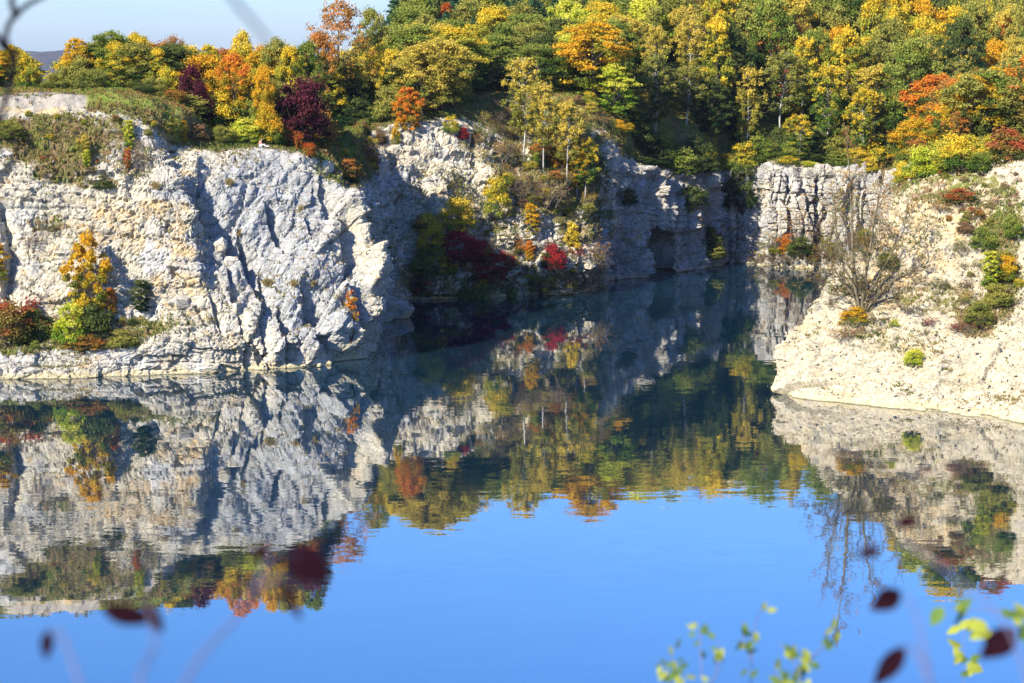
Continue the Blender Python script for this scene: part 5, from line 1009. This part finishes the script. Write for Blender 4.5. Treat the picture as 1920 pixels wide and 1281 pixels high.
# ------------------------------------------------------------------ the person sitting on the brink
def skin_fig(name, verts, edges, radii, mat, parent, sub=2):
    me = bpy.data.meshes.new(name); me.from_pydata(verts, edges, []); o = link(name, me, mat, parent)
    md = o.modifiers.new('skin', 'SKIN'); md.use_smooth_shade = True
    for i, r in enumerate(radii):
        sv = me.skin_vertices[0].data[i]; sv.radius = r if isinstance(r, tuple) else (r, r); sv.use_root = (i == 0)
    ms2 = o.modifiers.new('sub', 'SUBSURF'); ms2.levels = sub; ms2.render_levels = sub
    return o
def person():
    p = hit(487, 277); root = bpy.data.objects.new('person', None); COL.objects.link(root); root.location = p + Vector((0, .15, .03))
    tag(root, 'person in pink top and white trousers sitting on the cliff brink with legs stretched out', 'person')
    sk = plain('skin', (.55, .34, .25), (.60, .38, .28)); pk = plain('pink_cloth', (.75, .28, .24), (.80, .34, .30)); wh = plain('white_cloth', (.72, .72, .76), (.80, .80, .82)); hr = plain('dark_hair', (.03, .02, .02), (.06, .04, .03)); dk = plain('dark_cloth', (.02, .02, .04), (.05, .05, .08))
    # pelvis root; x is to the right in the photo, figure turned to the right and leaning forward
    V = [(0, 0, .14), (.02, 0, .30), (.07, 0, .48), (.12, 0, .60), (.16, 0, .67), (.19, 0, .74), (.215, -.01, .83), (.22, -.01, .89),
         (.09, -.20, .57), (.22, -.24, .38), (.38, -.16, .26), (.44, -.14, .24), (.09, .20, .57), (.22, .22, .38), (.38, .12, .28), (.44, .11, .26),
         (.03, -.10, .12), (.36, -.15, .30), (.60, -.14, .10), (.66, -.14, .07), (.75, -.15, .10), (.03, .10, .12), (.38, .13, .20), (.74, .12, .09), (.80, .12, .07), (.84, .12, .16)]
    E = [(0, 1), (1, 2), (2, 3), (3, 4), (4, 5), (5, 6), (6, 7), (3, 8), (8, 9), (9, 10), (10, 11), (3, 12), (12, 13), (13, 14), (14, 15), (0, 16), (16, 17), (17, 18), (18, 19), (19, 20), (0, 21), (21, 22), (22, 23), (23, 24), (24, 25)]
    R = [(.13, .16), (.11, .14), (.12, .16), (.10, .15), .05, .06, (.085, .075), (.075, .07), .055, .042, .032, .03, .055, .042, .032, .03, .09, .065, .045, .04, .035, .09, .065, .045, .04, .035]
    skin_fig('body', V, E, R, sk, root)
    Vt = [(0, 0, .22), (.02, 0, .32), (.07, 0, .48), (.11, 0, .59), (.09, -.20, .57), (.19, -.235, .43), (.09, .20, .57), (.19, .22, .43)]
    skin_fig('shirt', Vt, [(0, 1), (1, 2), (2, 3), (3, 4), (4, 5), (3, 6), (6, 7)], [(.15, .18), (.135, .17), (.14, .18), (.12, .17), .075, .06, .075, .06], pk, root)
    Vl = [(0, 0, .14), (.03, -.10, .13), (.36, -.15, .30), (.58, -.14, .12), (.03, .10, .13), (.38, .13, .20), (.70, .12, .11)]
    skin_fig('trousers', Vl, [(0, 1), (1, 2), (2, 3), (0, 4), (4, 5), (5, 6)], [(.16, .18), .115, .085, .06, .115, .085, .06], wh, root)
    Vh = [(.19, .0, .86), (.20, .0, .93), (.12, .0, .84), (.10, 0, .74)]
    skin_fig('hair', Vh, [(0, 1), (0, 2), (2, 3)], [(.095, .09), (.07, .07), .07, .035], hr, root)
    # head details
    for s in (-1, 1):
        tb = TB(); tb.tube([(.285, s * .03 - .01, .845), (.30, s * .03 - .01, .845)], [.012, .008], 6); link('eye', tb.mesh('eye'), dk, root)
    for s in (-1, 1):
        tb = TB(); bx, by, bz = (.44, -.14, .24) if s < 0 else (.44, .11, .26)
        for k in range(4):
            y0 = by + (k - 1.5) * .018; L_ = (.05, .06, .056, .045)[k]; tb.tube([(bx - .01, y0, bz), (bx + .04, y0, bz - .005), (bx + .04 + L_, y0, bz - .04)], [.011, .010, .007], 5)
        tb.tube([(bx - .01, by + s * .025, bz), (bx + .02, by + s * .05, bz - .02), (bx + .05, by + s * .05, bz - .03)], [.012, .011, .008], 5)
        link('fingers', tb.mesh('fingers'), sk, root)
    for (x, y) in ((.70, -.145), (.83, .12)):
        tb = TB(); tb.tube([(x - .06, y, .06), (x + .02, y, .06), (x + .08, y, .10), (x + .09, y, .16)], [.04, .045, .045, .03], 6); link('shoe', tb.mesh('shoe'), wh, root)
    # dark bag lying beside the feet
    import bmesh
    q_ = hit(505, 277.5); bm = bmesh.new(); bmesh.ops.create_icosphere(bm, subdivisions=3, radius=1)
    for v in bm.verts:
        c = v.co; v.co = Vector((c.x * .55, c.y * .22, max(c.z, -.35) * .17 * (1 - .35 * abs(c.x))))
    me = bpy.data.meshes.new('bag'); bm.to_mesh(me); bm.free(); b = link('bag', me, dk, loc=q_ + Vector((-.1, .35, .06))); b.rotation_euler = (0, .05, .1)
    tag(b, 'dark flat bag lying in the grass right of the seated person', 'bag')
    tb = TB(); tb.tube([(-.5, -.18, .0), (-.1, -.26, -.02), (.3, -.24, -.02), (.55, -.1, .0)], [.03, .04, .04, .03], 6); link('white_trim', tb.mesh('white_trim'), wh, b)
person()

# ------------------------------------------------------------------ near branches, far out of focus
def cam_pt(px_, py_, s):
    return Vector(W(px_, py_, s, True))
M_DTWIG = plain('dark_twig', (.012, .012, .02), (.03, .028, .035)); M_PTWIG = plain('pale_twig', (.14, .13, .20), (.20, .18, .26))
def leafmat(nm_, c1, c2):
    m, n, l = newmat(nm_); g = n.new('ShaderNodeTexCoord'); t = noise(n, l, g.outputs['Object'], 40, 3); c = mixc(n, l, t.outputs[0], c1, c2)
    a = n.new('ShaderNodeBsdfDiffuse'); b = n.new('ShaderNodeBsdfTranslucent'); l(c, a.inputs[0]); l(c, b.inputs[0]); x = n.new('ShaderNodeMixShader'); x.inputs[0].default_value = .35; l(a.outputs[0], x.inputs[1]); l(b.outputs[0], x.inputs[2])
    o = n.new('ShaderNodeOutputMaterial'); l(x.outputs[0], o.inputs[0]); return m
ML_M = leafmat('maroon_leaf', (.035, .010, .014), (.018, .008, .014)); ML_G = leafmat('green_leaf', (.20, .30, .07), (.10, .18, .05)); ML_Y = leafmat('yellow_leaf', (.50, .50, .08), (.32, .38, .06))
def leaf_mesh(L_, wd, curl=.15):
    V = []; F = []; n_ = 7
    for i in range(n_):
        t = i / (n_ - 1); ww = wd * .5 * math.sin(math.pi * t ** .8) + .0003; z = -curl * L_ * t * t
        V += [(-ww, L_ * t, z + ww * .25), (0, L_ * t, z), (ww, L_ * t, z + ww * .25)]
        if i: k = 3 * i; F += [(k - 3, k - 2, k + 1, k), (k - 2, k - 1, k + 2, k + 1)]
    return mesh_np('leaf', np.array(V), np.array(F), smooth=True)
def near_leaf(root, px_, py_, s, lpx, ang, wr_, mat, tilt=.3):
    p = cam_pt(px_, py_, s); L_ = lpx * s / FPX
    o = link('leaf', leaf_mesh(L_, L_ * wr_), mat, root); o.location = p - root.location
    e = Matrix.Rotation(rad(90) - PITCH, 3, 'X') @ Matrix.Rotation(rad(ang), 3, 'Z') @ Matrix.Rotation(tilt, 3, 'Y')
    o.rotation_euler = e.to_euler()
def branch(name, label, cat, paths, s, mat, r):
    root = bpy.data.objects.new(name, None); COL.objects.link(root)
    a, b = paths[0][0]; root.location = cam_pt(a, b, s)
    tag(root, label, cat)
    for pth in paths:
        tb = TB(); pts = [cam_pt(a, b, s + .05 * i) - root.location for i, (a, b) in enumerate(pth)]
        # smooth the path
        fine = []
        for i in range(len(pts) - 1):
            p0, p1, p2, p3 = pts[max(i - 1, 0)], pts[i], pts[i + 1], pts[min(i + 2, len(pts) - 1)]
            for t in np.linspace(0, 1, 6, endpoint=False):
                fine.append(.5 * ((2 * p1) + (p2 - p0) * t + (2 * p0 - 5 * p1 + 4 * p2 - p3) * t * t + (3 * p1 - p0 - 3 * p2 + p3) * t ** 3))
        fine.append(pts[-1]); tb.tube(fine, [r * (1 - .55 * i / len(fine)) for i in range(len(fine))], 6); link('stem', tb.mesh('stem'), mat, root)
    return root
branch('twig', 'blurred dark twig arching through the upper left corner', 'twig', [[(-900, 2200), (-300, 900), (6, 200), (9, 80), (30, 28), (100, -15), (300, -90)], [(10, 82), (22, 110), (20, 150)], [(30, 28), (22, 5), (26, -30)], [(9, 90), (-14, 60), (-40, 40)]], 2.7, M_DTWIG, .0056)
branch('twig', 'very blurred pale twig running down from the top edge over the sky', 'twig', [[(100, -1500), (330, -500), (405, -80), (440, 0), (475, 42), (506, 80)]], 1.35, M_PTWIG, .0024)
b1 = branch('leafy_branch', 'blurred stems with dark maroon leaves rising from the bottom left', 'branch', [[(260, 2400), (300, 1500), (350, 1275), (450, 1150), (510, 1045), (560, 1045)], [(330, 2400), (200, 1500), (150, 1290), (115, 1190), (95, 1185)], [(300, 2400), (285, 1500), (262, 1285), (290, 1210), (275, 1135)], [(470, 1110), (530, 1085), (560, 1110)]], 1.5, M_PTWIG, .0022)
for a in ((540, 1030, 100, -128, .68), (470, 1040, 50, -70, .5), (500, 1046, 40, -100, .5), (530, 1085, 90, -158, .26), (92, 1180, 62, 172, .42), (190, 1140, 110, -105, .38), (270, 1130, 70, -150, .5)): near_leaf(b1, a[0], a[1], 1.9, a[2], a[3], a[4], ML_M, .08)
b2 = branch('leafy_branch', 'blurred stems with dark maroon leaves at the bottom right', 'branch', [[(1900, 2600), (1780, 1500), (1745, 1285), (1720, 1160), (1700, 1115)], [(1860, 2600), (1990, 1500), (1930, 1290), (1870, 1150), (1690, 1010)], [(1745, 1285), (1720, 1225), (1695, 1212)]], 1.6, M_PTWIG, .0018)
for a in ((1690, 1108, 70, 122, .62), (1697, 1212, 100, 142, .40), (1722, 975, 50, 100, .5), (1650, 1030, 46, 105, .45), (1905, 1180, 90, 130, .6)): near_leaf(b2, a[0], a[1], 2.2, a[2], a[3], a[4], ML_M, .15)
rg = random.Random(4)
def sprig(label, stems_, s, mats_, nl, sz, seed):
    rg2 = random.Random(seed); r_ = branch('leafy_sprig', label, 'plant', stems_, s, M_PTWIG, .0018)
    for pth in stems_:
        vis = [q_ for q_ in pth if q_[1] < 1330]
        for i in range(nl):
            k = rg2.randrange(max(1, len(vis) - 1)); t = rg2.random(); a = vis[k]; b = vis[min(k + 1, len(vis) - 1)]
            x_ = a[0] * (1 - t) + b[0] * t + rg2.uniform(-12, 12); y_ = a[1] * (1 - t) + b[1] * t + rg2.uniform(-8, 8)
            near_leaf(r_, x_, y_, s, rg2.uniform(.6, 1.15) * sz, rg2.uniform(0, 360), rg2.uniform(.45, .65), rg2.choice(mats_), rg2.uniform(-.9, .9))
sprig('slightly blurred green sprig with small leaves at the bottom, left of the others', [[(1300, 2200), (1290, 1400), (1272, 1285), (1255, 1215)], [(1300, 2200), (1330, 1400), (1318, 1285), (1312, 1190), (1320, 1170)], [(1330, 1290), (1350, 1240), (1345, 1200)], [(1262, 1290), (1250, 1260), (1248, 1240)]], 4.2, [ML_G, ML_G, ML_Y], 9, 22, 1)
sprig('thin green sprig with yellow tip leaf rising highest at the bottom', [[(1420, 2200), (1412, 1400), (1408, 1285), (1414, 1180), (1436, 1130)], [(1410, 1240), (1395, 1200), (1392, 1185)]], 4.2, [ML_G, ML_Y], 6, 22, 2)
sprig('bushy green and yellow sprig right of the thin sprig at the bottom', [[(1500, 2200), (1490, 1400), (1500, 1290), (1490, 1240), (1460, 1205)], [(1520, 1400), (1505, 1285), (1512, 1225)], [(1480, 1290), (1450, 1260)], [(1500, 1260), (1540, 1215), (1560, 1180), (1575, 1190)]], 4.2, [ML_G, ML_G, ML_Y], 9, 24, 3)
sprig('fresh yellow green sprig near the lower right corner', [[(1830, 2200), (1812, 1400), (1806, 1285), (1808, 1220), (1805, 1165)]], 5.6, [ML_Y, ML_Y, ML_G], 12, 34, 5)
sprig('overhanging yellow green leaves at the right edge of the bottom', [[(2300, 2000), (2100, 1300), (1960, 1160), (1860, 1145), (1780, 1140)], [(1960, 1160), (1900, 1180), (1830, 1185)]], 3.6, [ML_G, ML_Y], 11, 44, 6)
# ------------------------------------------------------------------ air
hz = bpy.data.materials.new('air'); hz.use_nodes = True; hz.node_tree.nodes.clear()
pv = hz.node_tree.nodes.new('ShaderNodeVolumePrincipled'); pv.inputs['Density'].default_value = .00005; pv.inputs['Color'].default_value = (.70, .84, 1, 1); pv.inputs['Anisotropy'].default_value = .2
ho = hz.node_tree.nodes.new('ShaderNodeOutputMaterial'); hz.node_tree.links.new(pv.outputs[0], ho.inputs['Volume'])
V = [(x, y, z) for x in (-6500, 6500) for y in (-600, 9600) for z in (-9, 130)]
tag(link('haze', mesh_np('haze', V, [(0, 1, 3, 2), (4, 6, 7, 5), (0, 4, 5, 1), (2, 3, 7, 6), (0, 2, 6, 4), (1, 5, 7, 3)]), hz), kind='stuff')
print('plants', count)
